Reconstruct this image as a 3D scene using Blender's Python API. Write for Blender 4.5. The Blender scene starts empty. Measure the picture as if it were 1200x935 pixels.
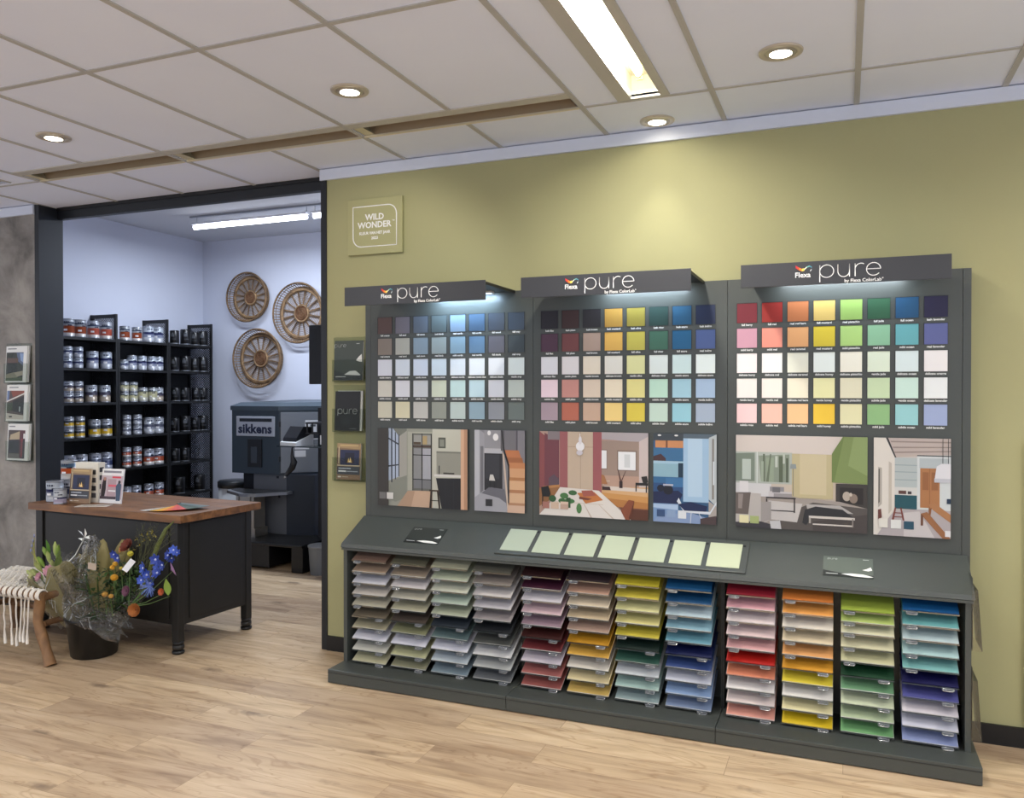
import bpy, bmesh, math, random
from mathutils import Vector, Matrix
random.seed(7)
C = bpy.context.scene.collection
S = bpy.context.scene
PI = math.pi
R = math.radians

# ------------------------------------------------------------------ camera, world, exposure
cam_d = bpy.data.cameras.new('camera'); cam = bpy.data.objects.new('camera', cam_d); C.objects.link(cam)
cam_d.sensor_width = 36; cam_d.lens = 958.69 / 1200 * 36; cam_d.clip_start = .05
cam.location = (0, -4.1657, 1.5652)
cam.rotation_euler = (R(90 - .52), 0, R(22.103))
S.camera = cam
w = bpy.data.worlds.new('world'); S.world = w; w.use_nodes = True
w.node_tree.nodes['Background'].inputs[0].default_value = (.81, .87, 1.0, 1)
w.node_tree.nodes['Background'].inputs[1].default_value = 1.18
S.cycles.transparent_max_bounces = 40
S.view_settings.view_transform = 'Standard'; S.view_settings.look = 'None'
S.view_settings.exposure = 0.0; S.view_settings.gamma = 1; S.view_settings.use_curve_mapping = False

# light levels of the shop's lamps and the added unseen ones
DOWN_W, TUBE_W, BACK_W, LED_W = 25, 30, 70, 4.0

def dim(h, k):
    h = h.lstrip('#'); return ''.join('%02x' % max(0, min(255, round(int(h[i:i+2], 16) * k ** .4545))) for i in (0, 2, 4))
def light(name, kind, loc, rot, power, color, parent=None, **kw):
    d = bpy.data.lights.new(name, kind); d.energy = power; d.color = color
    for k, v in kw.items(): setattr(d, k, v)
    o = bpy.data.objects.new(name, d); C.objects.link(o); o.location = loc; o.rotation_euler = rot
    if parent: o.parent = parent
    return o

# ------------------------------------------------------------------ materials
def lin(h):
    h = h.lstrip('#')
    if len(h) == 3: h = ''.join(c * 2 for c in h)
    r = []
    for i in (0, 2, 4):
        v = int(h[i:i + 2], 16) / 255
        r.append(v / 12.92 if v <= .04045 else ((v + .055) / 1.055) ** 2.4)
    return tuple(r) + (1,)
_m = {}
def mat(col, rough=.6, metal=0., alpha=None, emit=0., noise=0., spec=.5, nscale=8., bump=0., coat=0.):
    key = (col, rough, metal, alpha, emit, noise, spec, nscale, bump, coat)
    if key in _m: return _m[key]
    m = bpy.data.materials.new('m_' + col); m.use_nodes = True; nt = m.node_tree; b = nt.nodes['Principled BSDF']
    b.inputs['Base Color'].default_value = lin(col); b.inputs['Roughness'].default_value = rough
    b.inputs['Metallic'].default_value = metal; b.inputs['Specular IOR Level'].default_value = spec
    b.inputs['Coat Weight'].default_value = coat
    if emit:
        b.inputs['Emission Color'].default_value = lin(col); b.inputs['Emission Strength'].default_value = emit
    if noise or bump:
        tc = nt.nodes.new('ShaderNodeTexCoord'); n = nt.nodes.new('ShaderNodeTexNoise')
        n.inputs['Scale'].default_value = nscale; n.inputs['Detail'].default_value = 5
        nt.links.new(tc.outputs['Object'], n.inputs['Vector'])
        if noise:
            mx = nt.nodes.new('ShaderNodeMix'); mx.data_type = 'RGBA'
            c = lin(col)
            mx.inputs[6].default_value = tuple(max(0, x * (1 - noise)) for x in c[:3]) + (1,)
            mx.inputs[7].default_value = tuple(min(1, x * (1 + noise)) for x in c[:3]) + (1,)
            nt.links.new(n.outputs['Fac'], mx.inputs[0]); nt.links.new(mx.outputs[2], b.inputs['Base Color'])
        if bump:
            bp = nt.nodes.new('ShaderNodeBump'); bp.inputs['Strength'].default_value = bump; bp.inputs['Distance'].default_value = .01
            nt.links.new(n.outputs['Fac'], bp.inputs['Height']); nt.links.new(bp.outputs['Normal'], b.inputs['Normal'])
    _m[key] = m
    return m
def printed(rough=.45, metal=0.):           # colours come from the mesh's own print (colour attribute)
    key = ('print', rough, metal)
    if key in _m: return _m[key]
    m = bpy.data.materials.new('printed'); m.use_nodes = True; nt = m.node_tree; b = nt.nodes['Principled BSDF']
    a = nt.nodes.new('ShaderNodeAttribute'); a.attribute_name = 'Col'
    nt.links.new(a.outputs['Color'], b.inputs['Base Color']); b.inputs['Roughness'].default_value = rough
    b.inputs['Metallic'].default_value = metal
    _m[key] = m; return m
def clear(tint='f4f6f6', gloss=.03, rough=.08, edge=.12):
    key = ('clear', tint, gloss, rough, edge)
    if key in _m: return _m[key]
    m = bpy.data.materials.new('clear_plastic'); m.use_nodes = True; nt = m.node_tree; nt.nodes.clear()
    o = nt.nodes.new('ShaderNodeOutputMaterial'); mx = nt.nodes.new('ShaderNodeMixShader')
    t = nt.nodes.new('ShaderNodeBsdfTransparent'); t.inputs[0].default_value = lin(tint)
    g = nt.nodes.new('ShaderNodeBsdfGlossy'); g.inputs['Roughness'].default_value = rough
    lw = nt.nodes.new('ShaderNodeLayerWeight'); lw.inputs[0].default_value = edge
    ad = nt.nodes.new('ShaderNodeMath'); ad.operation = 'ADD'; ad.inputs[1].default_value = gloss; ad.use_clamp = True
    nt.links.new(lw.outputs['Fresnel'], ad.inputs[0]); nt.links.new(ad.outputs[0], mx.inputs[0])
    nt.links.new(t.outputs[0], mx.inputs[1]); nt.links.new(g.outputs[0], mx.inputs[2]); nt.links.new(mx.outputs[0], o.inputs[0])
    _m[key] = m; return m
def perforated():
    m = bpy.data.materials.new('perforated_metal'); m.use_nodes = True; nt = m.node_tree; nt.nodes.clear()
    o = nt.nodes.new('ShaderNodeOutputMaterial'); mx = nt.nodes.new('ShaderNodeMixShader')
    t = nt.nodes.new('ShaderNodeBsdfTransparent'); b = nt.nodes.new('ShaderNodeBsdfPrincipled')
    b.inputs['Base Color'].default_value = lin('0c0c0e'); b.inputs['Roughness'].default_value = .5
    tc = nt.nodes.new('ShaderNodeTexCoord'); mp = nt.nodes.new('ShaderNodeMapping'); mp.inputs['Rotation'].default_value = (0, R(45), 0)
    sx = nt.nodes.new('ShaderNodeSeparateXYZ')
    nt.links.new(tc.outputs['Object'], mp.inputs[0]); nt.links.new(mp.outputs[0], sx.inputs[0])
    d = []
    for ax in (0, 2):
        f = nt.nodes.new('ShaderNodeMath'); f.operation = 'PINGPONG'; f.inputs[1].default_value = .0085
        nt.links.new(sx.outputs[ax], f.inputs[0])
        q = nt.nodes.new('ShaderNodeMath'); q.operation = 'POWER'; q.inputs[1].default_value = 2; nt.links.new(f.outputs[0], q.inputs[0]); d.append(q)
    s = nt.nodes.new('ShaderNodeMath'); s.operation = 'ADD'; nt.links.new(d[0].outputs[0], s.inputs[0]); nt.links.new(d[1].outputs[0], s.inputs[1])
    l = nt.nodes.new('ShaderNodeMath'); l.operation = 'LESS_THAN'; l.inputs[1].default_value = .0058 ** 2
    nt.links.new(s.outputs[0], l.inputs[0]); nt.links.new(l.outputs[0], mx.inputs[0])
    nt.links.new(b.outputs[0], mx.inputs[1]); nt.links.new(t.outputs[0], mx.inputs[2]); nt.links.new(mx.outputs[0], o.inputs[0])
    return m
def floor_mat():
    m = bpy.data.materials.new('oak_planks'); m.use_nodes = True; nt = m.node_tree; b = nt.nodes['Principled BSDF']; N = nt.nodes.new; L = nt.links.new
    tc = N('ShaderNodeTexCoord')
    br = N('ShaderNodeTexBrick'); br.offset = .37; br.offset_frequency = 2; br.squash = 1
    br.inputs['Color1'].default_value = (0, 0, 0, 1); br.inputs['Color2'].default_value = (1, 1, 1, 1); br.inputs['Mortar'].default_value = (.5, .5, .5, 1)
    br.inputs['Scale'].default_value = 1; br.inputs['Mortar Size'].default_value = .0012; br.inputs['Mortar Smooth'].default_value = .1
    br.inputs['Brick Width'].default_value = 1.22; br.inputs['Row Height'].default_value = .19
    L(tc.outputs['Object'], br.inputs['Vector'])
    sep = N('ShaderNodeSeparateColor'); L(br.outputs['Color'], sep.inputs[0])
    # per plank offset of the grain
    cmb = N('ShaderNodeCombineXYZ'); mu = N('ShaderNodeMath'); mu.operation = 'MULTIPLY'; mu.inputs[1].default_value = 37.3
    L(sep.outputs[0], mu.inputs[0]); L(mu.outputs[0], cmb.inputs[0]); L(mu.outputs[0], cmb.inputs[1]); L(mu.outputs[0], cmb.inputs[2])
    va = N('ShaderNodeVectorMath'); va.operation = 'ADD'; L(tc.outputs['Object'], va.inputs[0]); L(cmb.outputs[0], va.inputs[1])
    mp = N('ShaderNodeMapping'); mp.inputs['Scale'].default_value = (1.1, 9, 1); L(va.outputs[0], mp.inputs[0])
    n1 = N('ShaderNodeTexNoise'); n1.inputs['Scale'].default_value = 1.6; n1.inputs['Detail'].default_value = 7; n1.inputs['Roughness'].default_value = .6; n1.inputs['Distortion'].default_value = .6
    L(mp.outputs[0], n1.inputs['Vector'])
    wv = N('ShaderNodeMapping'); wv.inputs['Scale'].default_value = (.9, 5.5, 1); L(va.outputs[0], wv.inputs[0])
    n2 = N('ShaderNodeTexNoise'); n2.inputs['Scale'].default_value = 1.1; n2.inputs['Detail'].default_value = 3; n2.inputs['Distortion'].default_value = 1.2; L(wv.outputs[0], n2.inputs['Vector'])
    rings = N('ShaderNodeMath'); rings.operation = 'MULTIPLY'; rings.inputs[1].default_value = 16; L(n2.outputs['Fac'], rings.inputs[0])
    fr = N('ShaderNodeMath'); fr.operation = 'PINGPONG'; fr.inputs[1].default_value = 1; L(rings.outputs[0], fr.inputs[0])
    r1 = N('ShaderNodeValToRGB'); e = r1.color_ramp; e.elements[0].position = .28; e.elements[0].color = lin('a48f78'); e.elements[1].position = .72; e.elements[1].color = lin('dbcab0')
    k = e.elements.new(.5); k.color = lin('c9b599')
    L(n1.outputs['Fac'], r1.inputs[0])
    tone = N('ShaderNodeMix'); tone.data_type = 'RGBA'; tone.blend_type = 'MULTIPLY'; tone.inputs[0].default_value = 1
    tr = N('ShaderNodeValToRGB'); tr.color_ramp.elements[0].color = lin('dcd2cc'); tr.color_ramp.elements[1].color = lin('fff8ee'); L(sep.outputs[0], tr.inputs[0])
    L(r1.outputs[0], tone.inputs[6]); L(tr.outputs[0], tone.inputs[7])
    g2 = N('ShaderNodeMix'); g2.data_type = 'RGBA'; g2.blend_type = 'MULTIPLY'
    rr = N('ShaderNodeMapRange'); rr.inputs[1].default_value = .0; rr.inputs[2].default_value = .22; rr.inputs[3].default_value = .34; rr.inputs[4].default_value = 0
    L(fr.outputs[0], rr.inputs[0]); L(rr.outputs[0], g2.inputs[0]); L(tone.outputs[2], g2.inputs[6]); g2.inputs[7].default_value = lin('b08e6c')
    # knots
    km = N('ShaderNodeMapping'); km.inputs['Scale'].default_value = (1.0, 2.6, 1); L(va.outputs[0], km.inputs[0])
    vo = N('ShaderNodeTexVoronoi'); vo.inputs['Scale'].default_value = 1.5; L(km.outputs[0], vo.inputs['Vector'])
    nn = N('ShaderNodeTexNoise'); nn.inputs['Scale'].default_value = 30; L(tc.outputs['Object'], nn.inputs['Vector'])
    ka = N('ShaderNodeMath'); ka.operation = 'MULTIPLY_ADD'; ka.inputs[1].default_value = .10; L(nn.outputs['Fac'], ka.inputs[0]); L(vo.outputs['Distance'], ka.inputs[2])
    kr = N('ShaderNodeMapRange'); kr.inputs[1].default_value = .10; kr.inputs[2].default_value = .20; kr.inputs[3].default_value = .75; kr.inputs[4].default_value = 0
    L(ka.outputs[0], kr.inputs[0])
    g3 = N('ShaderNodeMix'); g3.data_type = 'RGBA'; L(kr.outputs[0], g3.inputs[0]); L(g2.outputs[2], g3.inputs[6]); g3.inputs[7].default_value = lin('74604f')
    g4 = N('ShaderNodeMix'); g4.data_type = 'RGBA'; g4.blend_type = 'MULTIPLY'
    fm = N('ShaderNodeMath'); fm.operation = 'MULTIPLY'; fm.inputs[1].default_value = .45; L(br.outputs['Fac'], fm.inputs[0])
    L(fm.outputs[0], g4.inputs[0]); L(g3.outputs[2], g4.inputs[6]); g4.inputs[7].default_value = lin('8a7257')
    L(g4.outputs[2], b.inputs['Base Color']); b.inputs['Roughness'].default_value = .42; b.inputs['Specular IOR Level'].default_value = .35
    return m
def wood_mat(dark, light_, sx=1.5, sy=14, rough=.5, rot=0):
    m = bpy.data.materials.new('wood'); m.use_nodes = True; nt = m.node_tree; b = nt.nodes['Principled BSDF']; N = nt.nodes.new; L = nt.links.new
    tc = N('ShaderNodeTexCoord'); mp = N('ShaderNodeMapping'); mp.inputs['Scale'].default_value = (sx, sy, sy); mp.inputs['Rotation'].default_value = (0, 0, rot); L(tc.outputs['Object'], mp.inputs[0])
    n = N('ShaderNodeTexNoise'); n.inputs['Scale'].default_value = 2; n.inputs['Detail'].default_value = 6; n.inputs['Distortion'].default_value = .8; L(mp.outputs[0], n.inputs['Vector'])
    r = N('ShaderNodeValToRGB'); r.color_ramp.elements[0].position = .3; r.color_ramp.elements[0].color = lin(dark); r.color_ramp.elements[1].position = .7; r.color_ramp.elements[1].color = lin(light_)
    L(n.outputs['Fac'], r.inputs[0]); L(r.outputs[0], b.inputs['Base Color']); b.inputs['Roughness'].default_value = rough
    return m
def concrete_mat():
    m = bpy.data.materials.new('grey_plaster'); m.use_nodes = True; nt = m.node_tree; b = nt.nodes['Principled BSDF']; N = nt.nodes.new; L = nt.links.new
    tc = N('ShaderNodeTexCoord'); n = N('ShaderNodeTexNoise'); n.inputs['Scale'].default_value = 2.6; n.inputs['Detail'].default_value = 8; n.inputs['Roughness'].default_value = .62; n.inputs['Distortion'].default_value = .5
    L(tc.outputs['Object'], n.inputs['Vector'])
    r = N('ShaderNodeValToRGB'); r.color_ramp.elements[0].position = .33; r.color_ramp.elements[0].color = lin('66625e'); r.color_ramp.elements[1].position = .66; r.color_ramp.elements[1].color = lin('a9a49d')
    L(n.outputs['Fac'], r.inputs[0]); L(r.outputs[0], b.inputs['Base Color']); b.inputs['Roughness'].default_value = .75
    return m

GREEN = mat('a6a378', .75, noise=.03, nscale=1.5)
STAND = mat('444845', .38, noise=.03, nscale=3)
FASCIA = mat('37383c', .42)
WHITE = mat('f2f2f0', .6)
BLACK = mat('0b0b0d', .45)
JAMB = mat('15191f', .45)
CLEAR = clear()

# ------------------------------------------------------------------ mesh builder
class MB:
    def __init__(s):
        s.bm = bmesh.new(); s.col = s.bm.loops.layers.float_color.new('Col'); s.mats = []
    def mi(s, m):
        if m is None: m = printed()
        if m not in s.mats: s.mats.append(m)
        return s.mats.index(m)
    def paint(s, faces, m, color, smooth=False):
        i = s.mi(m); c = lin(color) if isinstance(color, str) else color
        for f in faces:
            f.material_index = i; f.smooth = smooth
            if c:
                for l in f.loops: l[s.col] = c
    def box(s, a, b, m=None, color='808080', bevel=0, M=None):
        x0, y0, z0 = a; x1, y1, z1 = b
        vs = [s.bm.verts.new(p) for p in ((x0,y0,z0),(x1,y0,z0),(x1,y1,z0),(x0,y1,z0),(x0,y0,z1),(x1,y0,z1),(x1,y1,z1),(x0,y1,z1))]
        fs = [s.bm.faces.new([vs[i] for i in q]) for q in ((0,3,2,1),(4,5,6,7),(0,1,5,4),(1,2,6,5),(2,3,7,6),(3,0,4,7))]
        if bevel:
            es = list({e for f in fs for e in f.edges})
            r = bmesh.ops.bevel(s.bm, geom=es + vs, offset=bevel, segments=2, affect='EDGES', profile=.6)
            fs = list({f for f in r['faces']} | {f for f in fs if f.is_valid})
            vs = list({v for f in fs for v in f.verts})
        s.paint(fs, m, color)
        if M is not None: bmesh.ops.transform(s.bm, matrix=M, verts=vs)
        return vs
    def poly(s, pts, m=None, color='808080', colors=None):
        vs = [s.bm.verts.new(p) for p in pts]; f = s.bm.faces.new(vs); s.paint([f], m, color)
        if colors:
            for l, c in zip(f.loops, colors): l[s.col] = lin(c)
        return f
    def prism(s, pts, z0, z1, m=None, color='808080', axis='z', smooth=False):
        def P(a, b, c): return {'z': (a, b, c), 'y': (a, c, b), 'x': (c, a, b)}[axis]
        lo = [s.bm.verts.new(P(x, y, z0)) for x, y in pts]; hi = [s.bm.verts.new(P(x, y, z1)) for x, y in pts]
        n = len(pts); fs = [s.bm.faces.new(lo[::-1]), s.bm.faces.new(hi)]
        sd = [s.bm.faces.new((lo[i], lo[(i+1) % n], hi[(i+1) % n], hi[i])) for i in range(n)]
        s.paint(fs + sd, m, color)
        bmesh.ops.recalc_face_normals(s.bm, faces=fs + sd)
        return lo + hi
    def lathe(s, prof, m=None, color='808080', seg=24, cx=0, cy=0, colors=None, cap=True, sx=1, sy=1):
        rings = []
        for r, z in prof:
            rings.append([s.bm.verts.new((cx + sx * r * math.cos(2*PI*i/seg), cy + sy * r * math.sin(2*PI*i/seg), z)) for i in range(seg)])
        allf = []
        for k in range(len(rings) - 1):
            fs = [s.bm.faces.new((rings[k][i], rings[k][(i+1) % seg], rings[k+1][(i+1) % seg], rings[k+1][i])) for i in range(seg)]
            s.paint(fs, m, colors[k] if colors else color, True); allf += fs
        if cap:
            if prof[0][0] > 1e-4: f = s.bm.faces.new(rings[0][::-1]); s.paint([f], m, colors[0] if colors else color)
            if prof[-1][0] > 1e-4: f = s.bm.faces.new(rings[-1]); s.paint([f], m, colors[-1] if colors else color)
        return [v for r in rings for v in r]
    def tube(s, pts, r, m=None, color='808080', seg=8, closed=False, cap=True):
        pts = [Vector(p) for p in pts]; n = len(pts); rr = r if isinstance(r, (list, tuple)) else [r] * n
        rings = []; up = None
        for i, p in enumerate(pts):
            if closed: t = pts[(i+1) % n] - pts[i-1]
            else: t = pts[min(i+1, n-1)] - pts[max(i-1, 0)]
            t.normalize()
            if up is None:
                up = Vector((0, 0, 1)) if abs(t.z) < .9 else Vector((1, 0, 0))
            a = t.cross(up)
            if a.length < 1e-5: a = t.orthogonal()
            a.normalize(); bb = a.cross(t).normalized(); up = bb
            rings.append([s.bm.verts.new(p + (a * math.cos(2*PI*k/seg) + bb * math.sin(2*PI*k/seg)) * rr[i]) for k in range(seg)])
        fs = []
        for i in range(n if closed else n - 1):
            A, B = rings[i], rings[(i+1) % n]
            fs += [s.bm.faces.new((A[k], A[(k+1) % seg], B[(k+1) % seg], B[k])) for k in range(seg)]
        s.paint(fs, m, color, True)
        if cap and not closed:
            c = [s.bm.faces.new(rings[0][::-1]), s.bm.faces.new(rings[-1])]; s.paint(c, m, color)
        bmesh.ops.recalc_face_normals(s.bm, faces=fs)
        return [v for q in rings for v in q]
    def ball(s, c, r, m=None, color='808080', sub=1, sc=(1, 1, 1)):
        M = Matrix.Translation(c) @ Matrix.Diagonal((r*sc[0], r*sc[1], r*sc[2], 1))
        res = bmesh.ops.create_icosphere(s.bm, subdivisions=sub, radius=1, matrix=M)
        fs = {f for v in res['verts'] for f in v.link_faces}; s.paint(fs, m, color, True)
        return res['verts']
    def build(s, name, parent=None, loc=None, rot=None, **tags):
        me = bpy.data.meshes.new(name); s.bm.to_mesh(me); s.bm.free()
        for m in s.mats: me.materials.append(m)
        o = bpy.data.objects.new(name, me); C.objects.link(o)
        if parent: o.parent = parent
        if loc: o.location = loc
        if rot: o.rotation_euler = rot
        for k, v in tags.items(): o[k] = v
        return o
def thing(name, label, cat, loc=(0, 0, 0), rz=0, group=None):
    o = bpy.data.objects.new(name, None); C.objects.link(o); o.empty_display_size = .05
    o.location = loc; o.rotation_euler = (0, 0, rz); o['label'] = label; o['category'] = cat
    if group: o['group'] = group
    return o
def dup(root, loc=None, rz=None, label=None, group=None, parent=None):
    r = root.copy(); C.objects.link(r)
    if parent: r.parent = parent
    if loc: r.location = loc
    if rz is not None: r.rotation_euler = (0, 0, rz)
    if label: r['label'] = label
    if group: r['group'] = group
    for ch in list(root.children):
        dup(ch, parent=r)
    return r
def struct(mb, name): return mb.build(name, kind='structure')
def text(name, s, size, m, parent, loc, rot=(PI/2, 0, 0), align='CENTER', bold=0, extrude=.0004, sx=1, spacing=1.0):
    cu = bpy.data.curves.new(name, 'FONT'); cu.body = s; cu.size = size; cu.align_x = align; cu.align_y = 'CENTER'
    cu.offset = bold; cu.extrude = extrude; cu.resolution_u = 2; cu.space_character = spacing
    t = bpy.data.objects.new(name, cu); C.objects.link(t)
    me = bpy.data.meshes.new_from_object(t, depsgraph=bpy.context.evaluated_depsgraph_get())
    bpy.data.objects.remove(t); bpy.data.curves.remove(cu)
    me.materials.clear(); me.materials.append(m)
    o = bpy.data.objects.new(name, me); C.objects.link(o)
    if parent: o.parent = parent
    o.location = loc; o.rotation_euler = rot; o.scale = (sx, 1, 1)
    return o
def text_into(s, size, x, z, col, bold=0, sx=1, y=0, align='CENTER'):
    return (s, size, x, z, col, bold, sx, y, align)

def art(mb, x0, z1, w_, h_, y, layers, step=.00012, ink=1.):
    """flat print on a board facing -Y: layers of (colour or 4 colours, points in 0..1, y down)"""
    for i, (c, pts) in enumerate(layers):
        c = dim(c, ink) if isinstance(c, str) else c
        yy = y - step * (i + 1)
        if len(pts) == 4 and not hasattr(pts[0], '__len__'):
            a, b, c2, d = pts; pts = [(a, b), (c2, b), (c2, d), (a, d)]
        P = [(x0 + u * w_, yy, z1 - v * h_) for u, v in pts]
        if isinstance(c, (list, tuple)): mb.poly(P[::-1], None, c[0], colors=list(c)[::-1])
        else: mb.poly(P[::-1], None, c)
def disc(cx, cy, rx, ry, n=14): return [(cx + rx * math.cos(2*PI*i/n), cy + ry * math.sin(2*PI*i/n)) for i in range(n)]

# ------------------------------------------------------------------ THE ROOM
ZC = 2.908; X0 = -2.951; T = .6; GX = lambda i: X0 + i * T
YS, YU = -.4555, -1.6452
mb = MB(); mb.box((-9, -7, -.1), (3.2, 3.2, 0), floor_mat()); struct(mb, 'floor')
# suspended ceiling, left open where the troughs sit
def grid_plane(holes, xr, yr, z, m, mb, th=.015):
    xs = sorted({xr[0], xr[1]} | {h[0] for h in holes} | {h[1] for h in holes}); ys = sorted({yr[0], yr[1]} | {h[2] for h in holes} | {h[3] for h in holes})
    for a, b in zip(xs, xs[1:]):
        for c, d in zip(ys, ys[1:]):
            mx, my = (a+b)/2, (c+d)/2
            if any(h[0] < mx < h[1] and h[2] < my < h[3] for h in holes): continue
            mb.box((a, c, z), (b, d, z + th), m)
slots = [(GX(-3), GX(-1)), (GX(-1), GX(1)), (GX(1), GX(3))]
SL0, SL1 = -.597, -.462
holes = [(a + .02, b - .02, SL0, SL1) for a, b in slots]
FX0, FX1 = -.962, -.742; FY1 = -.482
fl = [(FX0, FX1, FY1 - 1.2, FY1)]
hidden = [(FX0, FX1, -4.2, -3.0), (-3.96, -3.74, -4.2, -3.0), (1.04 + .4, 1.26 + .4, -2.2, -1.0), (1.44, 1.66, -4.2, -3.0), (-6.36, -6.14, -4.2, -3.0)]  # unseen troughs added for more light in the shop
holes += [f for f in fl + hidden]
holes.append((-5.10, -4.965, -1.62, -.50))
tile = mat('e3eaff', .85, noise=.035, nscale=3.0, bump=.15)
mb = MB(); grid_plane(holes, (-9, 3.2), (-7, .144), ZC, tile, mb); struct(mb, 'ceiling')
bar = mat('b2b1ae', .6)
mb = MB()
def bars_x(y, x0, x1, wd=.012): mb.box((x0, y - wd, ZC - .005), (x1, y + wd, ZC + .001), bar)
def bars_y(x, y0, y1, wd=.012): mb.box((x - wd, y0, ZC - .0055), (x + wd, y1, ZC + .0015), bar)
for k in range(0, 5): bars_x(YU - 1.19 * k, -9, 3.2)
bars_x(YS, -9, 3.2, .009)
for i in range(-10, 11):
    x = GX(i)
    brk = -3 < i < 3 and i % 2 == 0
    if i == 3: bars_y(x, -7, .14, .012)
    elif brk: bars_y(x, -7, -.66); bars_y(x, YS, .14)
    else: bars_y(x, -7, .14)
struct(mb, 'trim_1')
# walls
mb = MB(); mb.box((-2.935, 0, 0), (3.2, .12, 3.0), GREEN); struct(mb, 'wall_right')
mb = MB(); mb.box((-9, 0, 0), (-5.39, .185, 3.0), concrete_mat()); struct(mb, 'wall_left')
mb = MB()
mb.box((-2.938, -.018, 2.838), (3.2, 0, 2.902), mat('d4dae8', .5)); mb.box((-9, -.018, 2.838), (-5.39, 0, 2.902), mat('d4dae8', .5)); struct(mb, 'trim_2')
mb = MB(); mb.box((-2.897, -.014, 0), (.9, 0, .088), BLACK); struct(mb, 'baseboard_right')
mb = MB(); mb.box((-9, -.014, 0), (-5.392, 0, .088), BLACK); struct(mb, 'baseboard_left')
mb = MB(); mb.box((-2.938, -.006, 0), (-2.898, .19, 2.905), JAMB); struct(mb, 'trim_3')
mb = MB(); mb.box((-5.388, -.006, 0), (-5.345, .19, 2.905), JAMB); struct(mb, 'trim_4')
mb = MB(); mb.box((-5.345, .145, 2.825), (-2.938, .19, 3.30), JAMB); mb.box((-5.345, .135, 2.885), (-2.938, .145, 2.9075), BLACK); struct(mb, 'trim_5')
mb = MB(); mb.box((.738, -.03, .105), (.80, 0, 1.35), WHITE, bevel=.003); struct(mb, 'trim_6')
bw = mat('c8ccda', .8, noise=.02, nscale=2)
mb = MB(); mb.box((-6.75, 3.0, 0), (-2.7, 3.12, 3.3), bw); struct(mb, 'wall_back')
mb = MB(); mb.box((-6.75, .19, 0), (-6.63, 3.0, 3.3), bw); struct(mb, 'wall_side')
mb = MB(); mb.box((-2.938, .12, 0), (-2.82, 3.0, 3.3), bw); struct(mb, 'wall_inner')
mb = MB(); mb.box((-6.75, .186, 0), (-5.40, .2, 3.3), bw); struct(mb, 'wall_front')
mb = MB(); mb.box((-6.75, .19, 3.23), (-2.7, 3.12, 3.3), mat('c6c8ce', .8)); struct(mb, 'ceiling_back')

# ------------------------------------------------------------------ ceiling fittings
def trough_lamp(x0, x1, y0, y1, label, lit=True, group=None):
    t = thing('fluorescent_ceiling_light', label, 'ceiling light', ((x0+x1)/2, (y0+y1)/2, ZC), 0, group)
    cx, cy = (x0+x1)/2, (y0+y1)/2; a, b, c, d = x0-cx, x1-cx, y0-cy, y1-cy
    fm = mat('b5b3ad', .5); rf = mat('f6f4e4', .35)
    m = MB(); fr = .055; fr2 = .03
    m.box((a-.01, c-.01, -.006), (a+fr, d+.01, .004), fm); m.box((b-fr2, c-.01, -.006), (b+.01, d+.01, .004), fm)
    m.box((a+fr, c-.01, -.006), (b-fr2, c+.02, .004), fm); m.box((a+fr, d-.004, -.006), (b-fr2, d+.01, .004), fm)
    m.build('frame', t)
    m = MB(); A, B = a+fr, b-fr2
    m.box((A-.008, c, 0), (A, d, .1), rf); m.box((B, c, 0), (B+.008, d, .1), rf); m.box((A-.008, c, .1), (B+.008, d, .106), rf)
    m.box((A-.008, c-.006, 0), (B+.008, c, .106), rf); m.box((A-.008, d, 0), (B+.008, d+.006, .106), rf)
    m.build('reflector', t)
    xm = (A+B)/2
    m = MB(); m.tube([(xm, c+.06, .05), (xm, d-.13, .05)], .013, mat('fff6e2', .4, emit=26), seg=12); m.build('tube', t)
    m = MB()
    for yy, s in ((d-.128, 1), (c+.05, -1)):
        m.box((xm-.014, yy, .03), (xm+.014, yy+.012, .1), mat('e4dc9a', .5)); m.tube([(xm, yy-.02, .05), (xm, yy+.004, .05)], .0145, mat('c9c9c0', .3, .8), seg=12)
    m.build('lamp_holder', t)
    light('tube_light', 'AREA', (xm, (c+d)/2, .03), (0, 0, 0), TUBE_W, (1, .97, .92), t, shape='RECTANGLE', size=B-A-.02, size_y=(d-c)-.25)
    return t
trough_lamp(*fl[0], 'lit fluorescent trough recessed in the ceiling tiles, upper right of centre')
for i, h in enumerate(hidden):
    trough_lamp(*h, ['lit fluorescent trough further back over the middle of the shop', 'lit fluorescent trough over the left of the shop floor', 'lit fluorescent trough above the right end of the green wall',
                     'lit fluorescent trough over the right rear of the shop', 'lit fluorescent trough over the far left of the shop floor'][i], group='fluorescent troughs behind the viewpoint')
tm = mat('a8957a', .45, .1); fm2 = mat('bab7ae', .5)
labs = ['empty ceiling slot left of the crossbar, above the black framed doorway', 'middle empty brown metal ceiling slot above the doorway corner', 'right hand empty ceiling slot, above the square green sign']
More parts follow.
